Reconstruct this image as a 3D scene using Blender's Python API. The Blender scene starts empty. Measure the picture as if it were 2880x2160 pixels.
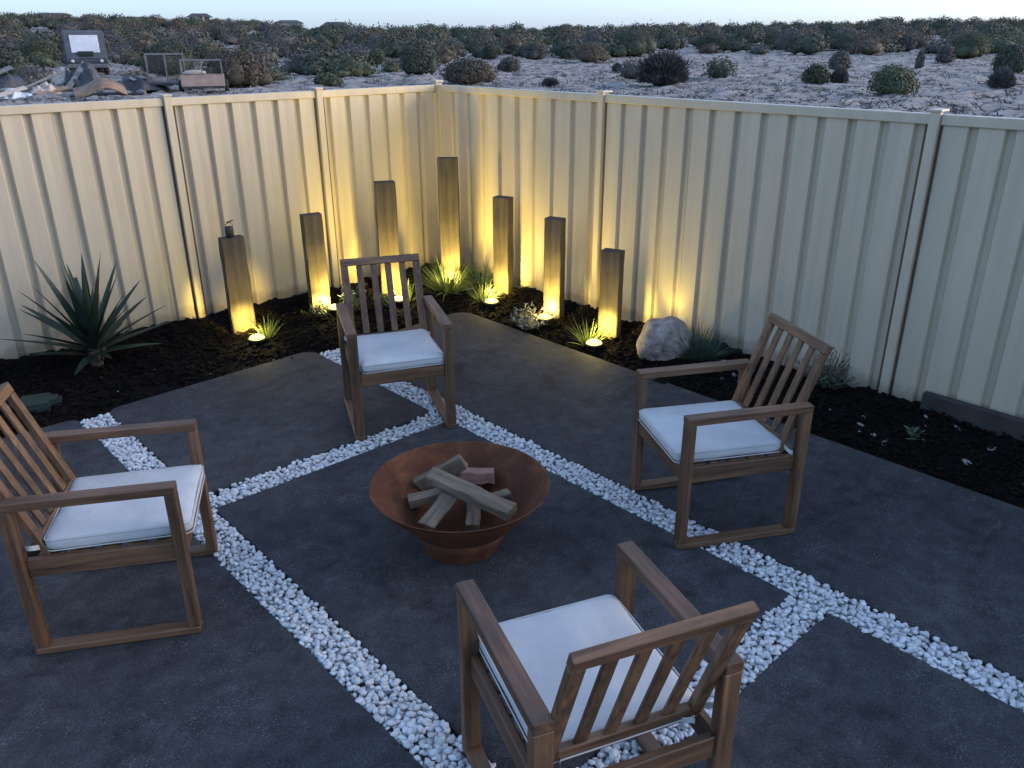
import bpy, bmesh, math, random
import numpy as np
from mathutils import Vector, Matrix, noise as mnoise

scene = bpy.context.scene
COL = scene.collection
R = math.radians
rng = np.random.default_rng(7)
random.seed(7)

# ------------------------------------------------------------------ camera
CAM_POS = (-5.034, -6.568, 2.209)
cam_d = bpy.data.cameras.new('camera')
cam = bpy.data.objects.new('camera', cam_d)
COL.objects.link(cam)
cam_d.sensor_width = 36
cam_d.lens = 28.66
cam_d.clip_start = 0.05
cam_d.clip_end = 6000
_yaw, _pitch, _roll = 0.739145, -0.402007, 0.004968
_f = Vector((math.sin(_yaw) * math.cos(_pitch), math.cos(_yaw) * math.cos(_pitch), math.sin(_pitch)))
_r = Vector((math.cos(_yaw), -math.sin(_yaw), 0))
_d = _f.cross(_r)
_r2 = _r * math.cos(_roll) + _d * math.sin(_roll)
_d2 = -_r * math.sin(_roll) + _d * math.cos(_roll)
M = Matrix((( _r2.x, -_d2.x, -_f.x, CAM_POS[0]), (_r2.y, -_d2.y, -_f.y, CAM_POS[1]), (_r2.z, -_d2.z, -_f.z, CAM_POS[2]), (0, 0, 0, 1)))
cam.matrix_world = M
scene.camera = cam

# ------------------------------------------------------------------ dusk sky and low sun
SUN_AZ, SUN_EL = 125.0, 13.0         # degrees clockwise from +Y, degrees above the horizon
world = bpy.data.worlds.new('World')
scene.world = world
world.use_nodes = True
wn, wl = world.node_tree.nodes, world.node_tree.links
bg = wn['Background']
sky = wn.new('ShaderNodeTexSky')
sky.sky_type = 'NISHITA'
sky.sun_disc = False
sky.sun_elevation = R(SUN_EL)
sky.sun_rotation = R(SUN_AZ)
sky.air_density = 1.0
sky.dust_density = 1.5
sky.ozone_density = 5.0
wl.new(sky.outputs[0], bg.inputs['Color'])
bg.inputs['Strength'].default_value = 0.23
veil = wn.new('ShaderNodeBackground')          # even veil of thin high cloud over the whole sky
veil.inputs['Color'].default_value = (0.255, 0.325, 0.475, 1)
veil.inputs['Strength'].default_value = 1.0
addn = wn.new('ShaderNodeAddShader')
wl.new(bg.outputs[0], addn.inputs[0]); wl.new(veil.outputs[0], addn.inputs[1])
wl.new(addn.outputs[0], wn['World Output'].inputs['Surface'])

sun_d = bpy.data.lights.new('sun', 'SUN')
sun_d.energy = 2.5
sun_d.angle = R(40)
sun_d.color = (1.0, 0.80, 0.66)
sun = bpy.data.objects.new('sun', sun_d)
COL.objects.link(sun)
_to = Vector((math.sin(R(SUN_AZ)) * math.cos(R(SUN_EL)), math.cos(R(SUN_AZ)) * math.cos(R(SUN_EL)), math.sin(R(SUN_EL))))
sun.rotation_euler = (-_to).to_track_quat('-Z', 'Y').to_euler()
sun.location = (3, -8, 6)

scene.view_settings.view_transform = 'Standard'
scene.view_settings.look = 'None'
scene.view_settings.exposure = 0.35
scene.view_settings.gamma = 1.0
scene.view_settings.use_curve_mapping = False

# ------------------------------------------------------------------ helpers
def tag(o, label=None, cat=None, group=None, kind=None):
    if label: o['label'] = label
    if cat: o['category'] = cat
    if group: o['group'] = group
    if kind: o['kind'] = kind
    return o

def empty(name, loc=(0, 0, 0), rz=0.0):
    o = bpy.data.objects.new(name, None)
    o.empty_display_size = 0.1
    o.location = loc
    o.rotation_euler = (0, 0, rz)
    COL.objects.link(o)
    return o

def link_mesh(name, me, m=None, parent=None, loc=None, rot=None):
    o = bpy.data.objects.new(name, me)
    COL.objects.link(o)
    if m is not None and not me.materials:
        me.materials.append(m)
    if parent is not None: o.parent = parent
    if loc is not None: o.location = loc
    if rot is not None: o.rotation_euler = rot
    return o

def mesh_np(name, V, F, smooth=False):
    """V (n,3), F list of int arrays (m,3) or (m,4)"""
    if isinstance(F, np.ndarray): F = [F]
    V = np.asarray(V, np.float32)
    me = bpy.data.meshes.new(name)
    me.vertices.add(len(V))
    me.vertices.foreach_set('co', V.ravel())
    nl = sum(f.size for f in F)
    npoly = sum(len(f) for f in F)
    me.loops.add(nl)
    me.polygons.add(npoly)
    me.loops.foreach_set('vertex_index', np.concatenate([f.ravel() for f in F]).astype(np.int32))
    tot = np.concatenate([np.full(len(f), f.shape[1]) for f in F]).astype(np.int32)
    st = np.concatenate([[0], np.cumsum(tot)[:-1]]).astype(np.int32)
    me.polygons.foreach_set('loop_start', st)
    me.polygons.foreach_set('loop_total', tot)
    if smooth:
        me.polygons.foreach_set('use_smooth', np.ones(npoly, bool))
    me.update(calc_edges=True)
    me.validate()
    return me

def bm_mesh(name, bm, smooth=False):
    bmesh.ops.recalc_face_normals(bm, faces=bm.faces)
    me = bpy.data.meshes.new(name)
    bm.to_mesh(me)
    bm.free()
    if smooth:
        for p in me.polygons: p.use_smooth = True
    return me

def box_into(bm, c, s, rot=None):
    """box centred at c, sizes s, optional 3x3/4x4 rotation about its centre"""
    r = bmesh.ops.create_cube(bm, size=1.0)
    vs = r['verts']
    T = Matrix.Translation(Vector(c)) @ (rot.to_4x4() if rot is not None else Matrix.Identity(4)) @ Matrix.Diagonal((s[0], s[1], s[2], 1))
    bmesh.ops.transform(bm, matrix=T, verts=vs)
    return vs

def box_mesh(name, c, s, bev=0.003, rot=None, seg=1):
    bm = bmesh.new()
    box_into(bm, c, s, rot)
    if bev: bmesh.ops.bevel(bm, geom=bm.edges[:], offset=bev, segments=seg, affect='EDGES', profile=0.6)
    return bm_mesh(name, bm)

def beam_mesh(name, a, b, w, t, up=(0, 0, 1), bev=0.003):
    """bar from a to b, width w across, thickness t along 'up'"""
    a, b = Vector(a), Vector(b)
    d = (b - a); L = d.length; d.normalize()
    u = Vector(up); u = (u - d * u.dot(d)).normalized()
    s = d.cross(u)
    rot = Matrix((s, d, u)).transposed()
    return box_mesh(name, (a + b) / 2, (w, L, t), bev, rot)

def tube_into(bm, pts, rad, n=8, cap=True):
    rings = []
    for i, p in enumerate(pts):
        p = Vector(p)
        d = (Vector(pts[min(i + 1, len(pts) - 1)]) - Vector(pts[max(i - 1, 0)])).normalized()
        ref = Vector((0, 0, 1)) if abs(d.z) < 0.9 else Vector((1, 0, 0))
        s = d.cross(ref).normalized(); u = s.cross(d)
        rr = rad[i] if isinstance(rad, (list, tuple)) else rad
        rings.append([bm.verts.new(p + s * math.cos(2 * math.pi * k / n) * rr + u * math.sin(2 * math.pi * k / n) * rr) for k in range(n)])
    for a, b in zip(rings[:-1], rings[1:]):
        for k in range(n):
            bm.faces.new((a[k], a[(k + 1) % n], b[(k + 1) % n], b[k]))
    if cap:
        bm.faces.new(rings[0][::-1]); bm.faces.new(rings[-1])

def lathe_mesh(name, prof, n=48, close=False, smooth=True, cx=0, cy=0):
    prof = np.asarray(prof, float); m = len(prof)
    th = np.linspace(0, 2 * np.pi, n, endpoint=False)
    V = np.zeros((n, m, 3))
    V[:, :, 0] = cx + np.cos(th)[:, None] * prof[None, :, 0]
    V[:, :, 1] = cy + np.sin(th)[:, None] * prof[None, :, 0]
    V[:, :, 2] = prof[None, :, 1]
    i = np.arange(n)[:, None]; j = np.arange(m - 1)[None, :]
    f = np.stack([i * m + j, ((i + 1) % n) * m + j, ((i + 1) % n) * m + j + 1, i * m + j + 1], -1).reshape(-1, 4)
    return mesh_np(name, V.reshape(-1, 3), f, smooth)

# ------------------------------------------------------------------ materials
def new_mat(name):
    m = bpy.data.materials.new(name)
    m.use_nodes = True
    return m, m.node_tree.nodes, m.node_tree.links, m.node_tree.nodes['Principled BSDF']

def ramp(n, l, src, stops, interp='LINEAR'):
    r = n.new('ShaderNodeValToRGB')
    r.color_ramp.interpolation = interp
    e = r.color_ramp.elements
    while len(e) < len(stops): e.new(0.5)
    for k, (p, c) in enumerate(stops):
        e[k].position = p
        e[k].color = (c[0], c[1], c[2], 1) if not isinstance(c, (int, float)) else (c, c, c, 1)
    l.new(src, r.inputs[0])
    return r

def coords(n, l, kind='Object', scale=(1, 1, 1)):
    tc = n.new('ShaderNodeTexCoord')
    mp = n.new('ShaderNodeMapping')
    mp.inputs['Scale'].default_value = scale
    l.new(tc.outputs[kind], mp.inputs['Vector'])
    return mp.outputs[0]

def noise(n, l, vec, scale, detail=4, rough=0.55, dist=0.0):
    t = n.new('ShaderNodeTexNoise')
    t.inputs['Scale'].default_value = scale
    t.inputs['Detail'].default_value = detail
    t.inputs['Roughness'].default_value = rough
    t.inputs['Distortion'].default_value = dist
    l.new(vec, t.inputs['Vector'])
    return t.outputs['Fac']

def bump(n, l, src, strength, dist, b, chain=None):
    bp = n.new('ShaderNodeBump')
    bp.inputs['Strength'].default_value = strength
    bp.inputs['Distance'].default_value = dist
    l.new(src, bp.inputs['Height'])
    if chain is not None: l.new(chain, bp.inputs['Normal'])
    l.new(bp.outputs[0], b.inputs['Normal'])
    return bp.outputs[0]

def mix(n, l, fac, a, c, mode='MIX'):
    mx = n.new('ShaderNodeMix')
    mx.data_type = 'RGBA'
    mx.blend_type = mode
    for sock, v in ((mx.inputs[0], fac), (mx.inputs[6], a), (mx.inputs[7], c)):
        if hasattr(v, 'is_linked') or hasattr(v, 'links'): l.new(v, sock)
        elif isinstance(v, (int, float)): sock.default_value = v
        else: sock.default_value = (v[0], v[1], v[2], 1)
    return mx.outputs[2]

def mul_random(n, l, col, lo, hi):
    oi = n.new('ShaderNodeObjectInfo')
    mr = n.new('ShaderNodeMapRange')
    mr.inputs['To Min'].default_value = lo
    mr.inputs['To Max'].default_value = hi
    l.new(oi.outputs['Random'], mr.inputs['Value'])
    cb = n.new('ShaderNodeCombineColor')
    for k in range(3): l.new(mr.outputs[0], cb.inputs[k])
    return mix(n, l, 1.0, col, cb.outputs[0], 'MULTIPLY')

def simple_mat(name, c1, c2, scale=8, rough=0.6, bmp=0.2, bdist=0.004, spec=None, metal=0.0, vec=(1, 1, 1), rand=None):
    m, n, l, b = new_mat(name)
    v = coords(n, l, 'Object', vec)
    f = noise(n, l, v, scale, 6, 0.6)
    col = ramp(n, l, f, [(0.3, c1), (0.7, c2)]).outputs[0]
    if rand: col = mul_random(n, l, col, *rand)
    l.new(col, b.inputs['Base Color'])
    b.inputs['Roughness'].default_value = rough
    b.inputs['Metallic'].default_value = metal
    if spec is not None: b.inputs['Specular IOR Level'].default_value = spec
    if bmp:
        f2 = noise(n, l, v, scale * 5, 5, 0.6)
        bump(n, l, f2, bmp, bdist, b)
    return m

def wood_mat(name, axis, dark, light, rough=0.55, gs=1.0, rand=(0.8, 1.15), bstr=0.25):
    m, n, l, b = new_mat(name)
    sc = [38 * gs, 38 * gs, 38 * gs]; sc[axis] = 2.2 * gs
    v = coords(n, l, 'Object', tuple(sc))
    f = noise(n, l, v, 1.0, 6, 0.65, 0.6)
    v2 = coords(n, l, 'Object', (2.5, 2.5, 2.5))
    f2 = noise(n, l, v2, 1.6, 4, 0.6)
    c = ramp(n, l, f, [(0.28, dark), (0.55, tuple((a + q) / 2 for a, q in zip(dark, light))), (0.75, light)]).outputs[0]
    c2 = ramp(n, l, f2, [(0.3, 0.72), (0.7, 1.1)]).outputs[0]
    col = mix(n, l, 1.0, c, c2, 'MULTIPLY')
    if rand: col = mul_random(n, l, col, *rand)
    l.new(col, b.inputs['Base Color'])
    b.inputs['Roughness'].default_value = rough
    bump(n, l, f, bstr, 0.002, b)
    return m

def slab_material():
    m, n, l, b = new_mat('exposed concrete')
    v = coords(n, l, 'Object')
    big = noise(n, l, v, 1.1, 6, 0.62, 0.4)
    mid = noise(n, l, v, 9, 6, 0.7)
    fine = noise(n, l, v, 110, 3, 0.75)
    base = ramp(n, l, big, [(0.25, (0.032, 0.032, 0.035)), (0.45, (0.046, 0.045, 0.048)), (0.6, (0.055, 0.053, 0.054)), (0.75, (0.078, 0.074, 0.072))]).outputs[0]
    stain = ramp(n, l, noise(n, l, v, 2.3, 5, 0.7, 1.2), [(0.34, 0.68), (0.46, 1.0)]).outputs[0]
    base = mix(n, l, 1.0, base, stain, 'MULTIPLY')
    dust = ramp(n, l, noise(n, l, coords(n, l, 'Object', (1.0, 1.9, 1)), 4.3, 7, 0.78, 0.9), [(0.57, 0.0), (0.78, 0.45)]).outputs[0]
    dsp = n.new('ShaderNodeSeparateColor'); l.new(dust, dsp.inputs[0])
    base = mix(n, l, dsp.outputs[0], base, (0.15, 0.145, 0.14))
    md = ramp(n, l, mid, [(0.3, 0.62), (0.7, 1.38)]).outputs[0]
    fn = ramp(n, l, fine, [(0.35, 0.55), (0.65, 1.5)]).outputs[0]
    c = mix(n, l, 1.0, base, md, 'MULTIPLY')
    c = mix(n, l, 0.8, c, fn, 'MULTIPLY')
    # pale aggregate specks, thicker in patches
    vo = n.new('ShaderNodeTexVoronoi'); vo.inputs['Scale'].default_value = 105
    l.new(v, vo.inputs['Vector'])
    sp = ramp(n, l, vo.outputs['Distance'], [(0.12, 1.0), (0.30, 0.0)]).outputs[0]
    patch = ramp(n, l, noise(n, l, v, 3.2, 6, 0.75), [(0.46, 0.0), (0.60, 1.0)]).outputs[0]
    vr = n.new('ShaderNodeSeparateColor'); l.new(vo.outputs['Color'], vr.inputs[0])
    pick = ramp(n, l, vr.outputs[0], [(0.25, 0.0), (0.6, 1.0)]).outputs[0]
    k = mix(n, l, 1.0, mix(n, l, 1.0, sp, patch, 'MULTIPLY'), pick, 'MULTIPLY')
    kk = n.new('ShaderNodeSeparateColor'); l.new(k, kk.inputs[0])
    c = mix(n, l, kk.outputs[0], c, (0.21, 0.21, 0.215))
    l.new(c, b.inputs['Base Color'])
    rr = ramp(n, l, mid, [(0.3, 0.72), (0.7, 0.92)]).outputs[0]
    l.new(rr, b.inputs['Roughness'])
    b.inputs['Specular IOR Level'].default_value = 0.12
    n1 = bump(n, l, fine, 0.35, 0.003, b)
    bump(n, l, mid, 0.15, 0.01, b, n1)
    return m

def fence_material():
    m, n, l, b = new_mat('cream steel paint')
    v = coords(n, l, 'Object', (1, 1, 0.25))
    f = noise(n, l, v, 3.0, 5, 0.6)
    col = ramp(n, l, f, [(0.25, (0.45, 0.375, 0.272)), (0.75, (0.51, 0.43, 0.317))]).outputs[0]
    v3 = coords(n, l, 'Object', (14, 14, 0.7))
    st = ramp(n, l, noise(n, l, v3, 1.0, 5, 0.65), [(0.3, 0.9), (0.6, 1.0)]).outputs[0]
    col = mix(n, l, 1.0, col, st, 'MULTIPLY')
    # splashed soil along the foot of the sheets
    tc = n.new('ShaderNodeTexCoord'); sx = n.new('ShaderNodeSeparateXYZ'); l.new(tc.outputs['Object'], sx.inputs[0])
    ad = n.new('ShaderNodeMath'); ad.operation = 'MULTIPLY_ADD'
    l.new(noise(n, l, coords(n, l, 'Object'), 7, 6, 0.7), ad.inputs[0]); ad.inputs[1].default_value = -0.22; l.new(sx.outputs[2], ad.inputs[2])
    dirt = ramp(n, l, ad.outputs[0], [(0.0, 0.55), (0.07, 0.0)]).outputs[0]
    ds = n.new('ShaderNodeSeparateColor'); l.new(dirt, ds.inputs[0])
    col = mix(n, l, ds.outputs[0], col, (0.16, 0.12, 0.085))
    l.new(col, b.inputs['Base Color'])
    b.inputs['Roughness'].default_value = 0.42
    b.inputs['Specular IOR Level'].default_value = 0.4
    f3 = noise(n, l, coords(n, l, 'Object', (6, 6, 1.2)), 1.0, 3, 0.5)
    bump(n, l, f3, 0.25, 0.012, b)
    return m

def leaf_mat(name, c1, c2, rough=0.5, scale=6, transl=0.25, rand=(0.75, 1.25)):
    m, n, l, b = new_mat(name)
    v = coords(n, l, 'Object')
    f = noise(n, l, v, scale, 4, 0.65)
    col = ramp(n, l, f, [(0.3, c1), (0.7, c2)]).outputs[0]
    if rand: col = mul_random(n, l, col, *rand)
    l.new(col, b.inputs['Base Color'])
    b.inputs['Roughness'].default_value = rough
    if transl:
        tr = n.new('ShaderNodeBsdfTranslucent'); l.new(col, tr.inputs['Color'])
        ms = n.new('ShaderNodeMixShader'); ms.inputs[0].default_value = transl
        out = n['Material Output']
        l.new(b.outputs[0], ms.inputs[1]); l.new(tr.outputs[0], ms.inputs[2]); l.new(ms.outputs[0], out.inputs['Surface'])
    return m

MAT_SLAB = slab_material()
MAT_FENCE = fence_material()
CH_D, CH_L = (0.038, 0.018, 0.009), (0.265, 0.134, 0.064)
MAT_WX = wood_mat('oiled timber across', 0, CH_D, CH_L)
MAT_WY = wood_mat('oiled timber lengthwise', 1, CH_D, CH_L)
MAT_WZ = wood_mat('oiled timber upright', 2, CH_D, CH_L)
MAT_SLEEPER = wood_mat('weathered sleeper timber', 2, (0.030, 0.024, 0.019), (0.125, 0.093, 0.068), 0.85, 0.55, (0.8, 1.15), 0.6)
MAT_LOG = wood_mat('split firewood', 1, (0.115, 0.076, 0.048), (0.40, 0.295, 0.195), 0.85, 1.0, (0.75, 1.2), 0.6)
MAT_LOG_RED = wood_mat('reddish firewood', 1, (0.20, 0.10, 0.07), (0.42, 0.24, 0.17), 0.85, 1.0, (0.85, 1.1), 0.6)
MAT_PLINTH = simple_mat('dark treated timber', (0.020, 0.017, 0.015), (0.05, 0.042, 0.036), 6, 0.8, 0.4)
MAT_PEBBLE = simple_mat('white pebble', (0.52, 0.515, 0.51), (0.74, 0.735, 0.72), 30, 0.55, 0.15, 0.002, rand=(0.72, 1.05))
MAT_PEBBLES = simple_mat('white pebbles mixed', (0.38, 0.378, 0.375), (0.76, 0.755, 0.74), 26, 0.55, 0.1, 0.002)
MAT_GRIT = simple_mat('grit under pebbles', (0.10, 0.095, 0.09), (0.3, 0.29, 0.28), 90, 0.9, 0.5)
MAT_MULCH = simple_mat('dark mulch', (0.003, 0.0024, 0.0022), (0.008, 0.006, 0.005), 24, 0.95, 0.6, 0.01, spec=0.1)
MAT_CHIP = simple_mat('mulch chip', (0.0025, 0.002, 0.0018), (0.014, 0.0095, 0.007), 30, 0.95, 0.3, spec=0.1)
MAT_STONE = simple_mat('pale bed stone', (0.16, 0.145, 0.13), (0.36, 0.33, 0.30), 16, 0.85, 0.4, rand=(0.6, 1.2))
MAT_ROCK = simple_mat('pinkish boulder', (0.17, 0.125, 0.10), (0.52, 0.43, 0.365), 16, 0.9, 0.9, 0.02)
MAT_BLACK = simple_mat('black plastic', (0.012, 0.012, 0.013), (0.022, 0.022, 0.022), 20, 0.45, 0.05)
MAT_LID = simple_mat('green plastic', (0.008, 0.020, 0.014), (0.014, 0.032, 0.022), 8, 0.6, 0.1)
MAT_FABRIC = None
MAT_YUCCA = leaf_mat('yucca leaf', (0.011, 0.025, 0.016), (0.034, 0.060, 0.037), 0.45, 3, 0.1)
MAT_BARK = simple_mat('fibrous stem', (0.04, 0.028, 0.02), (0.11, 0.08, 0.055), 20, 0.9, 0.6)
MAT_GRASS = leaf_mat('tuft grass', (0.13, 0.18, 0.045), (0.28, 0.34, 0.11), 0.5, 18, 0.3)
MAT_GRASS_BLUE = leaf_mat('blue green grass', (0.045, 0.08, 0.055), (0.10, 0.15, 0.10), 0.5, 12, 0.25)
MAT_SILVER = leaf_mat('silver leaf', (0.20, 0.22, 0.18), (0.42, 0.43, 0.36), 0.6, 20, 0.2)
MAT_FEATHER = leaf_mat('soft green leaf', (0.04, 0.08, 0.045), (0.10, 0.16, 0.08), 0.5, 10, 0.3)
MAT_PETAL = leaf_mat('pale petal', (0.6, 0.58, 0.52), (0.75, 0.72, 0.66), 0.6, 20, 0.3)

def fabric_material():
    m, n, l, b = new_mat('white canvas')
    v = coords(n, l, 'Object')
    f = noise(n, l, v, 5, 5, 0.6)
    col = ramp(n, l, f, [(0.3, (0.44, 0.432, 0.42)), (0.7, (0.54, 0.53, 0.515))]).outputs[0]
    l.new(col, b.inputs['Base Color'])
    b.inputs['Roughness'].default_value = 0.9
    b.inputs['Specular IOR Level'].default_value = 0.15
    n1 = bump(n, l, noise(n, l, v, 6, 4, 0.5, 0.2), 0.45, 0.03, b)
    bump(n, l, noise(n, l, v, 400, 2, 0.5), 0.2, 0.001, b, n1)
    return m
MAT_FABRIC = fabric_material()

def rust_material():
    m, n, l, b = new_mat('rusted steel')
    v = coords(n, l, 'Object')
    f = noise(n, l, v, 5, 7, 0.7, 0.6)
    f2 = noise(n, l, v, 60, 5, 0.7)
    c = ramp(n, l, f, [(0.25, (0.042, 0.015, 0.008)), (0.5, (0.100, 0.034, 0.015)), (0.75, (0.20, 0.075, 0.025))]).outputs[0]
    c = mix(n, l, 0.6, c, ramp(n, l, f2, [(0.3, 0.65), (0.7, 1.25)]).outputs[0], 'MULTIPLY')
    l.new(c, b.inputs['Base Color'])
    b.inputs['Roughness'].default_value = 0.78
    b.inputs['Specular IOR Level'].default_value = 0.25
    bump(n, l, f2, 0.35, 0.003, b)
    return m
MAT_RUST = rust_material()

def emit_material(name, col, strength):
    m, n, l, b = new_mat(name)
    b.inputs['Base Color'].default_value = (0.03, 0.03, 0.02, 1)
    b.inputs['Specular IOR Level'].default_value = 0.1
    b.inputs['Emission Color'].default_value = (*col, 1)
    b.inputs['Emission Strength'].default_value = strength
    return m
LAMP_COL = (1.0, 0.79, 0.21)
MAT_LENS = emit_material('lit lamp lens', (1.0, 0.86, 0.27), 1.9)

# ------------------------------------------------------------------ terrain outside the yard
def smooth01(t):
    t = np.clip(t, 0, 1)
    return t * t * (3 - 2 * t)

def terr(x, y):
    dx, dy = x - CAM_POS[0], y - CAM_POS[1]
    d = np.hypot(dx, dy)
    az = np.degrees(np.arctan2(dx, dy))
    z = 2.7 * smooth01((d - 60) / 170) + 0.4 * np.clip((d - 230) / 400, 0, 1)
    z = z + smooth01((d - 100) / 120) * (2.6 * smooth01((36 - az) / 18) * smooth01((az + 70) / 40) + 0.8 * smooth01((az - 52) / 16) * smooth01((150 - az) / 40))
    return z

def noise_grid(x, y, s, seed=0):
    out = np.empty(x.size)
    xs, ys = x.ravel(), y.ravel()
    for i in range(xs.size):
        out[i] = mnoise.noise((xs[i] * s + seed, ys[i] * s - seed * 0.7, seed * 1.3))
    return out.reshape(x.shape)

def build_terrain():
    az = np.radians(np.concatenate([np.linspace(-180, 6, 60)[:-1], np.linspace(6, 80, 330)[:-1], np.linspace(80, 180, 34)[:-1]]))
    rad = np.concatenate([[4, 10], np.geomspace(14, 110, 190), np.geomspace(116, 3000, 36)])
    A, D = np.meshgrid(az, rad, indexing='ij')
    X = CAM_POS[0] + np.sin(A) * D
    Y = CAM_POS[1] + np.cos(A) * D
    Z = terr(X, Y)
    fine = (A > R(5)) & (A < R(82)) & (D > 13) & (D < 120)
    bumpy = np.zeros_like(Z)
    xs, ys = X[fine], Y[fine]
    nz = np.array([0.16 * mnoise.noise((a * 0.7, b * 0.7, 0.3)) + 0.13 * abs(mnoise.noise((a * 1.5, b * 1.5, 4.3))) + 0.06 * mnoise.noise((a * 4.1, b * 4.1, 9.0)) for a, b in zip(xs, ys)])
    bumpy[fine] = nz
    Z = Z + bumpy * np.clip((D - 13) / 8, 0, 1)
    yard = (X < 1.2) & (Y < 1.2) & (X > -16) & (Y > -16)
    Z[yard] = -0.25
    Z[(D < 13)] = -0.25
    n, m = A.shape
    i = np.arange(n)[:, None]; j = np.arange(m - 1)[None, :]
    f = np.stack([i * m + j, i * m + j + 1, ((i + 1) % n) * m + j + 1, ((i + 1) % n) * m + j], -1).reshape(-1, 4)
    V = np.stack([X, Y, Z], -1).reshape(-1, 3)
    V = np.vstack([V, [[CAM_POS[0], CAM_POS[1], -0.25]]])
    c = len(V) - 1
    ii = np.arange(n)
    tri = np.stack([np.full(n, c), ii * m, ((ii + 1) % n) * m], -1)
    me = mesh_np('sandy_ground', V, [f, tri], True)
    m_, n_, l_, b_ = new_mat('pale sand')
    v = coords(n_, l_, 'Object')
    f1 = noise(n_, l_, v, 0.12, 6, 0.65)
    f2 = noise(n_, l_, v, 1.6, 7, 0.7, 0.8)
    c1 = ramp(n_, l_, f1, [(0.3, (0.26, 0.23, 0.205)), (0.7, (0.375, 0.34, 0.31))]).outputs[0]
    c2 = ramp(n_, l_, f2, [(0.36, 0.30), (0.48, 0.85), (0.7, 1.2)]).outputs[0]
    col = mix(n_, l_, 1.0, c1, c2, 'MULTIPLY')
    l_.new(col, b_.inputs['Base Color'])
    b_.inputs['Roughness'].default_value = 0.95
    b_.inputs['Specular IOR Level'].default_value = 0.1
    bump(n_, l_, f2, 0.6, 0.12, b_)
    o = link_mesh('ground', me, m_)
    tag(o, kind='structure')
build_terrain()

# ------------------------------------------------------------------ paving slabs, pebble strips, beds
def rounded(poly, radii, seg=6):
    out = []
    n = len(poly)
    for i, p in enumerate(poly):
        r = radii[i] if i < len(radii) else 0
        p = Vector((p[0], p[1]))
        if r <= 0: out.append((p.x, p.y)); continue
        a = Vector(poly[i - 1]) - p; b = Vector(poly[(i + 1) % n]) - p
        a = a.normalized() * r; b = b.normalized() * r
        for k in range(seg + 1):
            t = k / seg
            q = (p + a) * (1 - t) ** 2 + p * 2 * t * (1 - t) + (p + b) * t ** 2
            out.append((q.x, q.y))
    return out

def slab(poly, radii=()):
    pts = rounded(poly, radii)
    bm = bmesh.new()
    top = [bm.verts.new((x, y, 0.0)) for x, y in pts]
    bot = [bm.verts.new((x, y, -0.11)) for x, y in pts]
    ft = bm.faces.new(top); bm.faces.new(bot[::-1])
    k = len(pts)
    for i in range(k): bm.faces.new((top[i], bot[i], bot[(i + 1) % k], top[(i + 1) % k]))
    bmesh.ops.recalc_face_normals(bm, faces=bm.faces)
    bmesh.ops.bevel(bm, geom=list(ft.edges), offset=0.008, segments=2, affect='EDGES', profile=0.5)
    o = link_mesh('paving_slab', bm_mesh('paving_slab', bm), MAT_SLAB)
    tag(o, kind='structure')
    return o

X1A, X1B = -3.92, -3.745      # pebble strip running towards the left fence
X3A, X3B = -2.21, -2.04       # parallel strip on the right
Y2A, Y2B = -2.885, -2.72      # far cross strip
Y4A, Y4B = -5.42, -5.25       # near cross strip
BED_Y, BED_X = -1.215, -0.725
slab([(-8.5, -9.5), (X1A, -9.5), (X1A, BED_Y - 0.03), (-8.5, BED_Y - 0.01)], (0, 0, 0.09, 0))
slab([(X1B, Y2B), (X3A, Y2B), (X3A, BED_Y - 0.01), (X3A - 0.07, BED_Y + 0.045), (X1B, BED_Y - 0.03)], (0, 0, 0.02, 0.02, 0.10))
slab([(X3B, -9.5), (BED_X, -9.5), (BED_X, BED_Y + 0.02), (X3B, BED_Y - 0.08)], (0, 0, 0.18, 0.05))
slab([(X1B, Y4B), (X3A, Y4B), (X3A, Y2A), (X1B, Y2A)], (0.015, 0.015, 0.015, 0.015))
slab([(X1B, -9.5), (X3A, -9.5), (X3A, Y4A), (X1B, Y4A)], (0, 0, 0.015, 0.015))

def ico(sub):
    bm = bmesh.new()
    bmesh.ops.create_icosphere(bm, subdivisions=sub, radius=1.0)
    V = np.array([v.co[:] for v in bm.verts]); F = np.array([[v.index for v in f.verts] for f in bm.faces])
    bm.free()
    return V, F
ICO1V, ICO1F = ico(1)
ICO2V, ICO2F = ico(2)

def pebble_verts(k):
    r = np.random.default_rng(100 + k)
    V = ICO2V.copy() if False else ICO1V.copy()
    a = r.normal(size=(3, 3))
    w = 1 + 0.16 * np.sin(V @ a[0] * 1.6 + r.uniform(0, 6)) + 0.12 * np.sin(V @ a[1] * 2.2 + r.uniform(0, 6))
    V = V * w[:, None]
    V *= np.array([1.0, r.uniform(0.58, 0.85), r.uniform(0.42, 0.65)])
    return V
PEB = [pebble_verts(k) for k in range(14)]
PEBM = []
for k in range(14):
    me = mesh_np('pebble', PEB[k], ICO1F, True); me.materials.append(MAT_PEBBLE); PEBM.append(me)

def rot_random(r, n, tilt=0.5):
    """n rotation matrices: random yaw, limited tilt"""
    yaw = r.uniform(0, 2 * np.pi, n); tx = r.normal(0, tilt, n); ty = r.normal(0, tilt, n)
    def mk(ax, a):
        c, s = np.cos(a), np.sin(a); Z = np.zeros_like(a); O = np.ones_like(a)
        if ax == 0: return np.stack([np.stack([O, Z, Z], -1), np.stack([Z, c, -s], -1), np.stack([Z, s, c], -1)], 1)
        if ax == 1: return np.stack([np.stack([c, Z, s], -1), np.stack([Z, O, Z], -1), np.stack([-s, Z, c], -1)], 1)
        return np.stack([np.stack([c, -s, Z], -1), np.stack([s, c, Z], -1), np.stack([Z, Z, O], -1)], 1)
    return mk(0, tx) @ mk(1, ty) @ mk(2, yaw)

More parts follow.
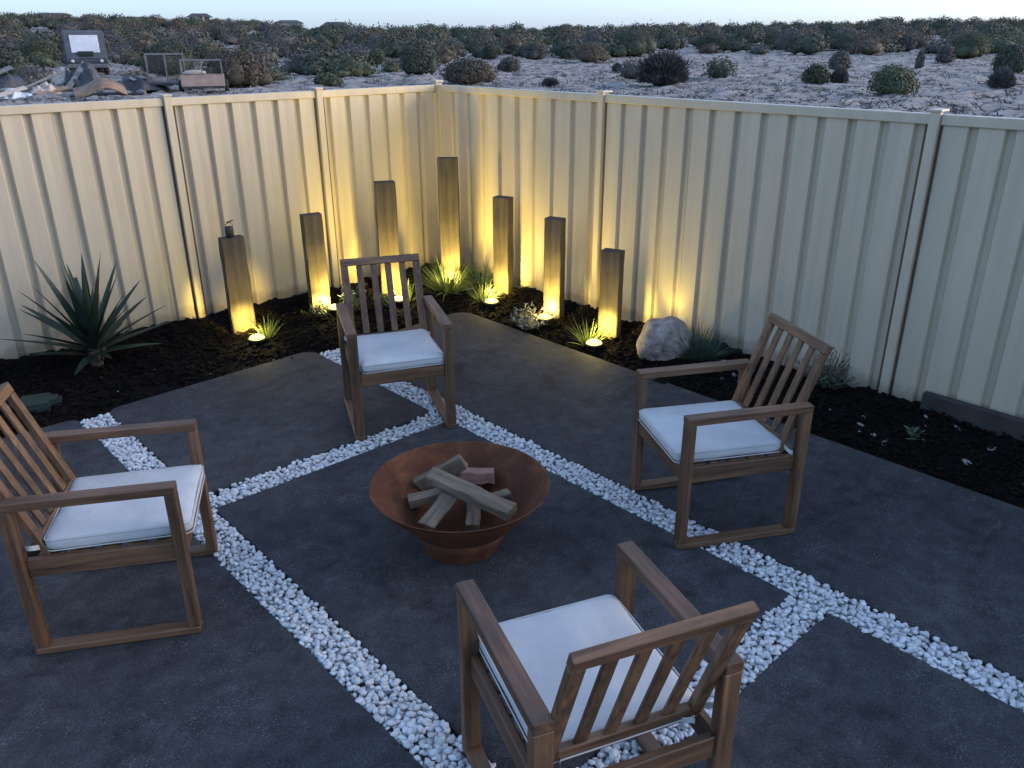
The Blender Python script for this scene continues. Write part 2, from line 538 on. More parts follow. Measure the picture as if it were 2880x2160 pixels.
def scatter_mesh(name, protos, F, pos, size, rots, smooth):
    n = len(pos)
    nv = len(protos[0])
    pick = np.arange(n) % len(protos)
    P = np.stack(protos)[pick] * size[:, None, None]
    V = np.einsum('nij,nkj->nki', rots, P) + pos[:, None, :]
    FF = (F[None] + (np.arange(n) * nv)[:, None, None]).reshape(-1, F.shape[1])
    return mesh_np(name, V.reshape(-1, 3), FF, smooth)

def cam_uv(P):
    P = np.asarray(P, float) - np.array(CAM_POS)
    x = P @ np.array(_r2); y = P @ np.array(_d2); z = P @ np.array(_f)
    return x / z * 0.7962 + 0.5, y / z * 0.7962 * 4 / 3 + 0.5, z

strips = [('along', X1A, X1B, -8.2, -1.30), ('along', X3A, X3B, -8.2, -1.27), ('across', X1B, X3A, Y2A, Y2B), ('across', X1B, X3A, Y4A, Y4B)]
all_p, all_s = [], []
for kind, a, b, c, d in strips:
    bm = bmesh.new(); box_into(bm, ((a + b) / 2, (c + d) / 2, -0.07), (b - a - 0.002, d - c - 0.002, 0.06))
    st = link_mesh('pebble_strip', bm_mesh('pebble_strip', bm), MAT_GRIT)
    tag(st, kind='structure')
    pos = []
    for layer, (sp, z0, keep) in enumerate(((0.025, -0.024, 1.0), (0.025, -0.011, 1.0), (0.027, -0.001, 0.7))):
        xs = np.arange(a + 0.012, b - 0.006, sp); ys = np.arange(c + 0.012, d - 0.006, sp)
        gx, gy = np.meshgrid(xs, ys)
        gx = gx + rng.uniform(-0.5, 0.5, gx.shape) * sp; gy = gy + rng.uniform(-0.5, 0.5, gy.shape) * sp
        q = np.stack([gx.ravel(), gy.ravel(), z0 + rng.uniform(-0.006, 0.006, gx.size)], -1)
        q = q[rng.random(len(q)) < keep]
        q[:, 0] = np.clip(q[:, 0], a + 0.006, b - 0.006) if layer < 2 else np.clip(q[:, 0], a - 0.002, b + 0.002)
        pos.append(q)
    pos = np.vstack(pos)
    all_p.append(pos); all_s.append(st)
# the pebbles that show largest are objects of their own, the rest is one part per strip
tops, score = [], []
for k, pos in enumerate(all_p):
    u, v, z = cam_uv(pos)
    ok = (u > 0.0) & (u < 1) & (v > 0) & (v < 1) & (z > 0.3) & (pos[:, 2] > -0.007)
    for i in np.nonzero(ok)[0]:
        tops.append((k, i)); score.append(z[i])
order = np.argsort(score)[:300]
chosen = [set() for _ in all_p]
for o in order: chosen[tops[o][0]].add(tops[o][1])
for k, pos in enumerate(all_p):
    n = len(pos)
    size = rng.uniform(0.0125, 0.0205, n) * np.where(rng.random(n) < 0.12, 1.25, 1)
    rots = rot_random(rng, n, 0.45)
    rest = np.array([i for i in range(n) if i not in chosen[k]])
    me = scatter_mesh('pebbles', PEB, ICO1F, pos[rest], size[rest], rots[rest], True)
    o = link_mesh('pebbles', me, MAT_PEBBLES, all_s[k]); tag(o, kind='stuff')
    for i in chosen[k]:
        p = bpy.data.objects.new('pebble', PEBM[i % 14])
        COL.objects.link(p); p.parent = all_s[k]
        p.matrix_local = Matrix.Translation(pos[i]) @ Matrix(rots[i].tolist()).to_4x4() @ Matrix.Diagonal((size[i], size[i], size[i], 1))
# ---- mulch beds
def mulch_h(x, y):
    e = np.minimum(np.clip(-y, 0, 9), np.clip(-x, 0, 9))      # distance from the fences
    inn = np.minimum(np.where(x < BED_X, y - BED_Y, 9), np.where(y < BED_Y, BED_X * -1 + x, 9))
    base = -0.035 + 0.055 * smooth01(inn / 0.35) + 0.05 * smooth01(1 - e / 0.3)
    return base

def mulch_noise(x, y):
    if (x + 4.06) ** 2 + (y + 0.86) ** 2 < 0.04: return -0.012
    return 0.045 * mnoise.noise((x * 3.1, y * 3.1, 2.2)) + 0.022 * mnoise.noise((x * 11, y * 11, 5.0)) + 0.012 * mnoise.noise((x * 27, y * 27, 8.0))

def mulch_z(x, y):
    return float(mulch_h(np.array(x), np.array(y))) + mulch_noise(x, y)

bed = empty('mulch_bed'); tag(bed, kind='structure')
def mulch_patch(x0, x1, y0, y1, res):
    xs = np.arange(x0, x1 + res * 0.5, res); ys = np.arange(y0, y1 + res * 0.5, res)
    X, Y = np.meshgrid(xs, ys, indexing='ij')
    Z = mulch_h(X, Y)
    Z += np.array([mulch_noise(a, b) for a, b in zip(X.ravel(), Y.ravel())]).reshape(X.shape)
    n, m = X.shape
    i = np.arange(n - 1)[:, None]; j = np.arange(m - 1)[None, :]
    f = np.stack([i * m + j, (i + 1) * m + j, (i + 1) * m + j + 1, i * m + j + 1], -1).reshape(-1, 4)
    return np.stack([X, Y, Z], -1).reshape(-1, 3), f
V1, F1 = mulch_patch(-8.0, -0.001, BED_Y - 0.06, 0.03, 0.028)
V2, F2 = mulch_patch(BED_X - 0.05, 0.03, -9.4, BED_Y - 0.06, 0.028)
me = mesh_np('mulch', np.vstack([V1, V2]), np.vstack([F1, F2 + len(V1)]), True)
tag(link_mesh('mulch', me, MAT_MULCH, bed), kind='stuff')

BOXV = np.array([(x, y, z) for x in (-1, 1) for y in (-1, 1) for z in (-1, 1)], float)
BOXF = np.array([(0, 1, 3, 2), (4, 6, 7, 5), (0, 4, 5, 1), (2, 3, 7, 6), (0, 2, 6, 4), (1, 5, 7, 3)])
def chip_proto(k):
    r = np.random.default_rng(k)
    V = BOXV * np.array([1.0, r.uniform(0.22, 0.5), r.uniform(0.1, 0.25)])
    return V + r.normal(0, 0.06, V.shape)
CHIPS = [chip_proto(k) for k in range(12)]
def chips(n, x0, x1, y0, y1, smin, smax):
    x = rng.uniform(x0, x1, n); y = rng.uniform(y0, y1, n)
    z = np.array([mulch_z(a, b) for a, b in zip(x, y)]) + rng.uniform(0.0, 0.014, n)
    return np.stack([x, y, z], -1), rng.uniform(smin, smax, n) ** 1.0
pa, sa = chips(6000, -5.2, -0.05, BED_Y - 0.02, -0.05, 0.008, 0.024)
pb, sb = chips(5200, BED_X - 0.02, -0.05, -7.0, BED_Y - 0.02, 0.008, 0.026)
P_, S_ = np.vstack([pa, pb]), np.concatenate([sa, sb])
me = scatter_mesh('mulch_chips', CHIPS, BOXF, P_, S_, rot_random(rng, len(P_), 0.4), False)
tag(link_mesh('mulch_chips', me, MAT_CHIP, bed), kind='stuff')
STM = []
for k in range(6):
    V = PEB[k] * np.array([1, 1, 0.8]); mm = mesh_np('stone', V, ICO1F, True); mm.materials.append(MAT_STONE); STM.append(mm)
r_ = np.random.default_rng(21)
for k in range(46):
    x = r_.uniform(-0.66, -0.12); y = r_.uniform(-6.6, -4.55)
    if k > 38: x, y = r_.uniform(-0.5, -0.2), r_.uniform(-4.5, -3.55)
    s = r_.uniform(0.012, 0.030)
    link_mesh('stone', STM[k % 6], None, bed, (x, y, mulch_z(x, y) + s * 0.2), (r_.normal(0, .3), r_.normal(0, .3), r_.uniform(0, 6))).scale = (s * 1.35, s, s * 0.8)
for k in range(9):
    x = r_.uniform(-4.2, -2.0); y = r_.uniform(-1.15, -0.7); s = r_.uniform(0.006, 0.011)
    link_mesh('stone', STM[k % 6], None, bed, (x, y, mulch_z(x, y) + s * 0.4), (0, 0, r_.uniform(0, 6))).scale = (s, s, s)

# ------------------------------------------------------------------ steel fences
FH = 1.80
def fence_pt(run, u, n, z):
    return (-u, n, z) if run == 'far' else (n, -u, z)

def sheet_mesh(run, u0, u1, off, seed):
    """one corrugated sheet: flat pans with recessed valleys, extruded upright"""
    pts = []
    n = max(2, round((u1 - u0) / 0.205)); p = (u1 - u0) / n
    rr = np.random.default_rng(seed)
    for k in range(n):
        a = u0 + k * p
        j = rr.uniform(-0.0015, 0.0015)
        for du, dn in ((0.0, 0.0), (0.004, -0.0012), (0.072, 0.0012), (0.143 * p / 0.205 - 0.003, -0.0012), (0.144 * p / 0.205, 0.0), (0.155 * p / 0.205, 0.029 + j), (0.193 * p / 0.205, 0.029 + j)):
            pts.append((a + du, dn + off))
    pts.append((u1 + 0.002, off))
    zs = [0.02, 0.6, 1.2, FH - 0.02]
    V = []; F = []
    m = len(pts)
    for z in zs:
        for u, nn in pts: V.append(fence_pt(run, u, nn + rr.normal(0, 0.0006), z))
    for k in range(len(zs) - 1):
        for i in range(m - 1): F.append((k * m + i, k * m + i + 1, (k + 1) * m + i + 1, (k + 1) * m + i))
    bm = bmesh.new()
    vs = [bm.verts.new(v) for v in V]
    for f in F: bm.faces.new([vs[q] for q in f])
    return bm_mesh('panel', bm)

def fbox(run, u0, u1, n0, n1, z0, z1, bev=0.004, seg=2):
    a = Vector(fence_pt(run, u0, n0, z0)); b = Vector(fence_pt(run, u1, n1, z1))
    s = b - a
    return box_mesh('piece', (a + b) / 2, (abs(s.x), abs(s.y), abs(s.z)), bev, None, seg)

def build_fence(run, posts, label):
    root = empty('steel_fence')
    tag(root, label, 'fence', 'cream steel fences around the yard')
    g = 0.016
    for i in range(len(posts) - 1):
        u0, u1 = posts[i] + 0.030 + g, posts[i + 1] - 0.056
        k = max(1, round((u1 - u0) / 0.80))
        for q in range(k):
            a, b = u0 + (u1 - u0) * q / k, u0 + (u1 - u0) * (q + 1) / k
            o = link_mesh('panel', sheet_mesh(run, a, b, 0.0025 * (q % 2), i * 7 + q), MAT_FENCE, root)
        link_mesh('top_rail', fbox(run, posts[i] + 0.031, posts[i + 1] - 0.0290, -0.014, 0.048, FH - 0.058, FH, 0.007, 3), MAT_FENCE, root)
        link_mesh('bottom_rail', fbox(run, posts[i] + 0.030 + g, posts[i + 1] - 0.0595, -0.010, 0.044, -0.03, 0.055, 0.005), MAT_FENCE, root)
    for i, u in enumerate(posts[1:]):
        bm = bmesh.new()
        def add(u0, u1, n0, n1, z0, z1, bev):
            b2 = bmesh.new(); a = Vector(fence_pt(run, u0, n0, z0)); b = Vector(fence_pt(run, u1, n1, z1)); s = b - a
            box_into(b2, (a + b) / 2, (abs(s.x), abs(s.y), abs(s.z)))
            bmesh.ops.bevel(b2, geom=b2.edges[:], offset=bev, segments=2, affect='EDGES')
            tmp = bpy.data.meshes.new('t'); b2.to_mesh(tmp); b2.free(); bm.from_mesh(tmp); bpy.data.meshes.remove(tmp)
        add(u - 0.028, u + 0.030, -0.034, -0.004, -0.05, FH + 0.012, 0.003)      # front flange
        add(u - 0.012, u + 0.012, -0.003, 0.062, -0.05, FH + 0.004, 0.002)       # web
        add(u - 0.090, u - 0.0285, 0.037, 0.052, -0.05, FH - 0.059, 0.003)      # return lip
        add(u - 0.05, u + 0.095, 0.0625, 0.068, -0.05, FH - 0.002, 0.001)         # rear flange
        add(u + 0.088, u + 0.0945, 0.005, 0.062, -0.05, FH - 0.060, 0.001)     # closes the slot behind the sheet edge
        o = link_mesh('post', bm_mesh('post', bm), MAT_FENCE, root)
        cap = fbox(run, u - 0.034, u + 0.036, -0.040, 0.074, FH + 0.0125, FH + 0.026, 0.004)
        link_mesh('post_cap', cap, MAT_FENCE, o)
    return root
fence_far = build_fence('far', [0.0, 1.276, 2.568, 4.95, 7.32], 'cream corrugated steel fence behind the spiky plant, running from corner to lantern side')
fence_side = build_fence('side', [0.0, 2.11, 4.623, 7.0, 9.4], 'cream corrugated steel fence behind the boulder, with a dark timber plinth at its foot')
cp = empty('corner_post'); tag(cp, 'square cream steel post where the two fences meet', 'fence post')
bm = bmesh.new(); box_into(bm, (0.022, 0.022, 0.88), (0.075, 0.075, 1.87)); bmesh.ops.bevel(bm, geom=bm.edges[:], offset=0.004, segments=2, affect='EDGES')
link_mesh('shaft', bm_mesh('shaft', bm), MAT_FENCE, cp)
link_mesh('cap', box_mesh('cap', (0.022, 0.022, 1.829), (0.09, 0.09, 0.022), 0.005, None, 2), MAT_FENCE, cp)
for dx, dy in ((-0.034, -0.006), (-0.006, -0.034)):
    link_mesh('trim', box_mesh('trim', (dx, dy, 0.86), (0.036, 0.012, 1.74) if dx < dy else (0.012, 0.036, 1.74), 0.003), MAT_FENCE, cp)

o = link_mesh('timber_plinth', box_mesh('timber_plinth', (-0.058, -6.55, 0.075), (0.05, 3.34, 0.23), 0.006), MAT_PLINTH)
tag(o, 'dark timber plinth board lying along the foot of the side fence', 'plinth')

# ------------------------------------------------------------------ upright sleepers and their lamps
def sleeper(x, y, ang, w, h, label):
    root = empty('timber_sleeper', (x, y, 0), R(ang))
    t = 0.100
    bm = bmesh.new()
    z0 = -0.12
    nz = 9
    rr = random.Random(int(h * 1000))
    rings = []
    for k in range(nz):
        z = z0 + (h - z0) * k / (nz - 1)
        j = lambda: rr.uniform(-0.0035, 0.0035)
        ring = []
        c = 0.006
        for px, py in ((-w / 2 + c, -t / 2), (w / 2 - c, -t / 2), (w / 2, -t / 2 + c), (w / 2, t / 2 - c), (w / 2 - c, t / 2), (-w / 2 + c, t / 2), (-w / 2, t / 2 - c), (-w / 2, -t / 2 + c)):
            ring.append(bm.verts.new((px + j(), py + j(), z)))
        rings.append(ring)
    for a, b in zip(rings[:-1], rings[1:]):
        for q in range(8): bm.faces.new((a[q], a[(q + 1) % 8], b[(q + 1) % 8], b[q]))
    bm.faces.new(rings[0][::-1])
    top = [bm.verts.new((v.co.x * 0.97, v.co.y * 0.93, h + 0.004)) for v in rings[-1]]
    for q in range(8): bm.faces.new((rings[-1][q], rings[-1][(q + 1) % 8], top[(q + 1) % 8], top[q]))
    bm.faces.new(top)
    me = bm_mesh('timber_sleeper', bm)
    bpy.data.objects.remove(root)
    o = link_mesh('timber_sleeper', me, MAT_SLEEPER, None, (x, y, 0), (0, 0, R(ang)))
    tag(o, label, 'timber sleeper', 'upright timber sleepers along the bed')
    return o

def face_pt(x, y, ang, w, t=0.100):
    """centre of a sleeper whose front face runs through (x,y) with the given heading"""
    a = R(ang)
    return x - math.sin(a) * t / 2, y + math.cos(a) * t / 2

SLEEP = [(-2.417, -0.497, -9, 0.180, 0.785, 'upright sleeper with a small black lantern standing on its top'),
         (-1.705, -0.486, -12, 0.165, 0.865, 'upright sleeper beside the small pale flowering shrub, second from the lantern'),
         (-0.965, -0.470, -28, 0.185, 1.045, 'tall upright sleeper seen behind the back of the armchair facing the fire bowl'),
         (-0.364, -0.590, -43, 0.185, 1.205, 'tallest upright sleeper, standing in the fence corner behind a big grass tuft'),
         (-0.236, -1.157, -74, 0.160, 0.910, 'slim upright sleeper just past the fence corner with a bright grass tuft at its foot'),
         (-0.363, -1.936, -74, 0.155, 0.855, 'upright sleeper standing behind the silvery shrub'),
         (-0.378, -2.576, -72, 0.160, 0.706, 'shortest upright sleeper at the end of the row, next to the boulder')]
for x, y, a, w, h, lab in SLEEP:
    px, py = face_pt(x, y, a, w)
    sleeper(px, py, a, w, h, lab)

def spot_dir(loc, target, energy, ang, blend, root, size=0.03):
    ld = bpy.data.lights.new('lamp_light', 'SPOT')
    ld.energy = energy; ld.spot_size = R(ang); ld.spot_blend = blend; ld.color = (1.0, 0.75, 0.15); ld.shadow_soft_size = size
    lo = bpy.data.objects.new('lamp_light', ld); COL.objects.link(lo)
    lo.parent = root
    loc, target = Vector(loc), Vector(target)
    lo.location = loc - Vector(root.location)
    lo.rotation_euler = (target - loc).to_track_quat('-Z', 'Y').to_euler()

def garden_lamp(x, y, tx, ty, tz, label, energy=115.0, ang=66, lens_r=0.060, wash=0.34):
    z = max(mulch_z(x, y), -0.01) + 0.045
    root = empty('garden_lamp', (x, y, z))
    tag(root, label, 'garden lamp', 'lit garden lamps in the mulch')
    link_mesh('stake', lathe_mesh('stake', [(0.0, -0.16), (0.012, -0.10), (0.014, -0.03), (0.0, -0.03)], 10), MAT_BLACK, root)
    link_mesh('housing', lathe_mesh('housing', [(0.0, -0.035), (lens_r * 0.8, -0.03), (lens_r * 1.18, 0.0), (lens_r * 1.18, 0.012), (lens_r * 1.02, 0.014), (lens_r, 0.006)], 28), MAT_BLACK, root)
    prof = [(lens_r * math.cos(t), 0.008 + lens_r * 0.55 * math.sin(t)) for t in np.linspace(0, math.pi / 2, 7)]
    prof[-1] = (0.0005, prof[-1][1])
    link_mesh('lens', lathe_mesh('lens', prof, 28), MAT_LENS, root)
    spot_dir((x, y, z + 0.05), (tx, ty, tz), energy, ang, 1.0, root)
    spot_dir((x, y, z + 0.06), (x + (tx - x) * 2.2, y + (ty - y) * 2.2, 1.25), energy * wash, 128, 1.0, root)
    gd = bpy.data.lights.new('lamp_glow', 'POINT')
    gd.energy = energy * 0.036; gd.color = LAMP_COL; gd.shadow_soft_size = 0.035
    go = bpy.data.objects.new('lamp_glow', gd); COL.objects.link(go); go.parent = root; go.location = (0, 0, 0.085)
LAMPS = [(-2.465, -0.80, 0, 'lit garden lamp at the foot of the sleeper that carries the lantern'),
         (-1.655, -0.62, 1, 'lit garden lamp half hidden by the pale flowering shrub'),
         (-1.075, -0.735, 2, 'lit garden lamp seen between the back slats of the far armchair'),
         (-0.44, -0.685, 3, 'lit garden lamp buried in the big corner grass tuft'),
         (-0.475, -1.30, 4, 'lit garden lamp at the foot of the slim sleeper past the fence corner'),
         (-0.50, -2.00, 5, 'lit garden lamp glowing inside the silvery shrub'),
         (-0.605, -2.645, 6, 'lit garden lamp in front of the shortest sleeper')]
for x, y, i, lab in LAMPS:
    sx, sy, a, w, h, _ = SLEEP[i]
    garden_lamp(x, y, sx, sy, 0.11, lab, wash=(0.09, 0.32, 0.46, 0.46, 0.46, 0.34, 0.12)[i], ang=(58, 72, 74, 76, 72, 72, 64)[i])
garden_lamp(-0.14, -2.93, 0.0, -2.93, 0.5, 'lit garden lamp hidden behind the boulder, washing the side fence', 6.5, 80)

# lantern on the first sleeper
lx, ly = face_pt(*SLEEP[0][:3], 0.18)
root = empty('lantern', (lx - 0.005, ly, 0.791)); tag(root, 'small black lantern standing on top of a timber sleeper', 'lantern')
link_mesh('body', lathe_mesh('body', [(0.0, 0.0), (0.030, 0.0), (0.032, 0.006), (0.032, 0.075), (0.028, 0.082), (0.0, 0.082)], 20), MAT_BLACK, root)
bm = bmesh.new(); tube_into(bm, [(-0.030, 0, 0.074), (-0.022, 0, 0.10), (0.005, 0, 0.112), (0.028, 0.0, 0.098), (0.031, 0, 0.074)], 0.0028, 6)
link_mesh('handle', bm_mesh('handle', bm, True), MAT_BLACK, root)
bm = bmesh.new(); box_into(bm, (0.012, 0.0, 0.118), (0.05, 0.022, 0.006), Matrix.Rotation(R(-14), 3, 'Y')); 
link_mesh('flap', bm_mesh('flap', bm), MAT_BLACK, root)

# ------------------------------------------------------------------ boulder
def boulder(name, loc, size, seed, m, label, cat, sub=4):
    bm = bmesh.new(); bmesh.ops.create_icosphere(bm, subdivisions=sub, radius=1)
    for v in bm.verts:
        p = v.co.copy()
        d = 1 + 0.22 * mnoise.noise(p * 1.1 + Vector((seed, 0, 0))) + 0.10 * mnoise.noise(p * 2.7 + Vector((0, seed, 0))) + 0.035 * mnoise.noise(p * 7 + Vector((0, 0, seed)))
        q = p * d
        q.x = max(min(q.x, 0.93), -0.9); q.y = max(min(q.y, 0.9), -0.92); q.z = min(q.z, 0.95)
        v.co = Vector((q.x * size[0], q.y * size[1], q.z * size[2]))
    o = link_mesh(name, bm_mesh(name, bm, True), m, None, loc)
    tag(o, label, cat)
    return o
b_ = boulder('boulder', (-0.36, -3.13, 0.12), (0.20, 0.15, 0.20), 3.3, MAT_ROCK, 'rounded pinkish boulder beside the grassy tuft at the side fence', 'boulder')
b_.rotation_euler = (R(6), R(24), R(-42))
boulder('garden_stone', (-0.30, -3.60, 0.05), (0.065, 0.045, 0.04), 8.1, MAT_STONE, 'small flat stone in the mulch behind the armchair arm', 'stone', 3)
boulder('garden_stone', (-0.23, -3.72, 0.05), (0.04, 0.06, 0.035), 5.7, MAT_STONE, 'small angular stone nearer the side fence than the flat one', 'stone', 3)

# valve lid
root = empty('valve_lid', (-4.06, -0.86, 0.028), R(-20)); tag(root, 'dark green plastic valve box lid set in the mulch', 'valve lid')
bm = bmesh.new(); box_into(bm, (0, 0, 0), (0.27, 0.19, 0.03)); ve = [e for e in bm.edges if abs((e.verts[0].co - e.verts[1].co).z) > 0.02]
bmesh.ops.bevel(bm, geom=ve, offset=0.05, segments=5, affect='EDGES')
link_mesh('lid', bm_mesh('lid', bm), MAT_LID, root)
bm = bmesh.new(); box_into(bm, (0, 0, -0.03), (0.31, 0.23, 0.05)); ve = [e for e in bm.edges if abs((e.verts[0].co - e.verts[1].co).z) > 0.02]
bmesh.ops.bevel(bm, geom=ve, offset=0.06, segments=5, affect='EDGES')
link_mesh('surround', bm_mesh('surround', bm), MAT_LID, root)

# ------------------------------------------------------------------ plants
def blade_strip(base, dirv, length, width, droop, segs, V, F, fold=0.0, twist=0.0):
    """tapered curved blade appended to V,F lists; dirv = initial unit direction"""
    d = Vector(dirv).normalized(); p = Vector(base)
    step = length / segs
    side = d.cross(Vector((0, 0, 1)))
    if side.length < 1e-3: side = Vector((1, 0, 0))
    side.normalize()
    side = Matrix.Rotation(twist, 3, d) @ side
    i0 = len(V)
    for k in range(segs + 1):
        t = k / segs
        w = width * (0.55 + 1.6 * t if t < 0.28 else 1.0) * (1 - max(0, t - 0.28) / 0.72) ** 0.75 * 0.5
        up = side.cross(d).normalized()
        if fold:
            V.append(p - side * w + up * fold * w); V.append(p); V.append(p + side * w + up * fold * w)
        else:
            V.append(p - side * w); V.append(p + side * w)
        d = (d + Vector((0, 0, -1)) * droop * (0.3 + t)).normalized()
        p = p + d * step
    c = 3 if fold else 2
    for k in range(segs):
        for q in range(c - 1):
            a = i0 + k * c + q
            F.append((a, a + 1, a + c + 1, a + c))

def grass_mesh(name, n, rad, lmin, lmax, width, spread, droop, seed, segs=4):
    rr = random.Random(seed); V, F = [], []
    for _ in range(n):
        a = rr.uniform(0, 2 * math.pi); r = rad * math.sqrt(rr.random())
        tilt = rr.gauss(0, 0.5) * 0.3 + spread * (r / rad) ** 0.7 * rr.uniform(0.5, 1.2)
        a2 = a + rr.gauss(0, 0.35)
        d = (math.cos(a2) * math.sin(tilt), math.sin(a2) * math.sin(tilt), max(0.08, math.cos(tilt)))
        blade_strip((math.cos(a) * r * 0.6, math.sin(a) * r * 0.6, -0.01), d, rr.uniform(lmin, lmax), width * rr.uniform(0.7, 1.3), droop * rr.uniform(0.4, 1.4), segs, V, F, 0, rr.uniform(-0.8, 0.8))
    return mesh_np(name, np.array([v[:] for v in V]), np.array(F), True)

def tuft(x, y, n, rad, lmin, lmax, width, spread, droop, seed, m, label):
    o = link_mesh('grass_tuft', grass_mesh('grass_tuft', n, rad, lmin, lmax, width, spread, droop, seed), m, None, (x, y, mulch_z(x, y)))
    tag(o, label, 'grass tuft', 'grass tufts in the mulch beds')
    return o
tuft(-2.36, -0.76, 60, 0.06, 0.12, 0.23, 0.006, 0.75, 0.16, 1, MAT_GRASS, 'small grass tuft lit yellow by the lamp under the lantern sleeper')
tuft(-0.965, -0.72, 60, 0.06, 0.12, 0.24, 0.006, 0.7, 0.16, 2, MAT_GRASS, 'small grass tuft seen through the back of the far armchair')
tuft(-0.53, -0.73, 210, 0.14, 0.22, 0.42, 0.011, 1.0, 0.20, 3, MAT_GRASS, 'big arching grass tuft in front of the tallest sleeper')
tuft(-0.455, -1.16, 85, 0.08, 0.13, 0.26, 0.006, 0.95, 0.16, 4, MAT_GRASS, 'lit grass tuft at the foot of the slim sleeper past the corner')
tuft(-0.53, -2.52, 85, 0.08, 0.12, 0.26, 0.006, 0.85, 0.16, 5, MAT_GRASS, 'lit grass tuft in front of the shortest sleeper')
tuft(-0.26, -3.36, 420, 0.13, 0.18, 0.34, 0.005, 1.05, 0.10, 6, MAT_GRASS_BLUE, 'dense dark blue green grass tuft leaning on the boulder')
tuft(-0.20, -0.82, 120, 0.12, 0.16, 0.34, 0.008, 1.1, 0.25, 16, MAT_GRASS_BLUE, 'dark unlit grass tuft tucked into the fence corner')

def shrub(x, y, label, m, stems, height, spread, leaf, seed, petals=0, name='low_shrub'):
    rr = random.Random(seed)
    z = mulch_z(x, y)
    root = empty(name, (x, y, z)); tag(root, label, 'shrub', 'low shrubs in the mulch beds')
    bm = bmesh.new(); V, F, tips = [], [], []
    for _ in range(stems):
        a = rr.uniform(0, 6.283); t = spread * math.sqrt(rr.random())
        d = Vector((math.cos(a) * math.sin(t), math.sin(a) * math.sin(t), math.cos(t)))
        L = height * rr.uniform(0.6, 1.0)
        pts = [Vector((0, 0, -0.01)) + d * L * k / 4 + Vector((rr.gauss(0, .006), rr.gauss(0, .006), 0.02 * (k / 4) ** 2)) for k in range(5)]
        tube_into(bm, pts, 0.0022, 4, False); tips.append(pts[-1])
        for k in range(7):
            q = pts[min(4, 1 + k // 2)] + d * rr.uniform(-0.02, 0.02)
            aa = rr.uniform(0, 6.283)
            ld = (Vector((math.cos(aa), math.sin(aa), rr.uniform(0.1, 1.2)))).normalized()
            blade_strip(q, ld, leaf * rr.uniform(0.7, 1.3), leaf * 0.28, 0.1, 3, V, F, 0, rr.uniform(-1, 1))
    link_mesh('stems', bm_mesh('stems', bm, True), MAT_BARK, root)
    o = link_mesh('foliage', mesh_np('foliage', np.array([v[:] for v in V]), np.array(F), True), m, root)
    if petals:
        for t in tips[:petals]:
            V2, F2 = [], []
            for k in range(5):
                aa = k * 1.2566
                blade_strip(t, (math.cos(aa), math.sin(aa), 0.5), 0.022, 0.014, 0.2, 2, V2, F2)
            link_mesh('flower', mesh_np('flower', np.array([v[:] for v in V2]), np.array(F2), True), MAT_PETAL, root)
shrub(-0.62, -1.93, 'silvery low shrub glowing around the lamp by a sleeper', MAT_SILVER, 75, 0.21, 1.2, 0.045, 31)
shrub(-1.78, -0.60, 'dark low shrub at the foot of the second sleeper', MAT_GRASS_BLUE, 26, 0.13, 1.1, 0.045, 32)
shrub(-1.52, -0.70, 'small shrub with pale flowers behind the far armchair', MAT_FEATHER, 22, 0.26, 0.8, 0.05, 33, 7)
shrub(-1.25, -0.78, 'low green shrub seen through the slats of the far armchair', MAT_FEATHER, 22, 0.15, 1.0, 0.05, 36)
shrub(-0.13, -4.30, 'feathery green shrub against the side fence behind an armchair', MAT_FEATHER, 60, 0.26, 1.2, 0.035, 34)
shrub(-0.42, -5.0, 'tiny green seedling in the stony mulch by the side fence', MAT_FEATHER, 7, 0.08, 0.8, 0.04, 35)

# spiky plant: trunk and single large leaves
ycx, ycy = -3.545, -0.45
yz = mulch_z(ycx, ycy)
yucca = empty('spiky_plant', (ycx, ycy, yz)); tag(yucca, 'big dark spiky plant with sword leaves in front of the cream fence', 'plant')
bm = bmesh.new(); tube_into(bm, [(0, 0, -0.05), (0.005, 0, 0.05), (0.0, 0.004, 0.13), (0, 0, 0.2)], [0.045, 0.042, 0.04, 0.02], 12)
link_mesh('trunk', bm_mesh('trunk', bm, True), MAT_BARK, yucca)
for k, (a, L) in enumerate(((-0.9, 0.14), (-1.5, 0.12), (0.2, 0.11))):
    bm = bmesh.new(); tube_into(bm, [(0.02 * math.cos(a), 0.02 * math.sin(a), 0.02), (0.06 * math.cos(a), 0.06 * math.sin(a), 0.06), (0.085 * math.cos(a), 0.085 * math.sin(a), L)], [0.014, 0.012, 0.008], 7)
    link_mesh('stub', bm_mesh('stub', bm, True), MAT_BARK, yucca)
rr = random.Random(12)
NL = 44
for k in range(NL):
    t = (k + 0.5) / NL
    a = k * 2.39996 + rr.uniform(-0.25, 0.25)
    tilt = R(5 + 82 * t) + rr.gauss(0, 0.07)
    L = (0.63 - 0.10 * abs(t - 0.3)) * rr.uniform(0.84, 1.1)
    if t > 0.8: L *= 0.82
    V, F = [], []
    zb = 0.20 - 0.13 * t
    blade_strip((math.cos(a) * 0.02, math.sin(a) * 0.02, zb), (math.cos(a) * math.sin(tilt), math.sin(a) * math.sin(tilt), math.cos(tilt)), L, 0.070 * rr.uniform(0.85, 1.15), 0.004 + 0.022 * t, 8, V, F, 0.35, rr.gauss(0, 0.15))
    link_mesh('leaf', mesh_np('leaf', np.array([v[:] for v in V]), np.array(F), True), MAT_YUCCA, yucca)

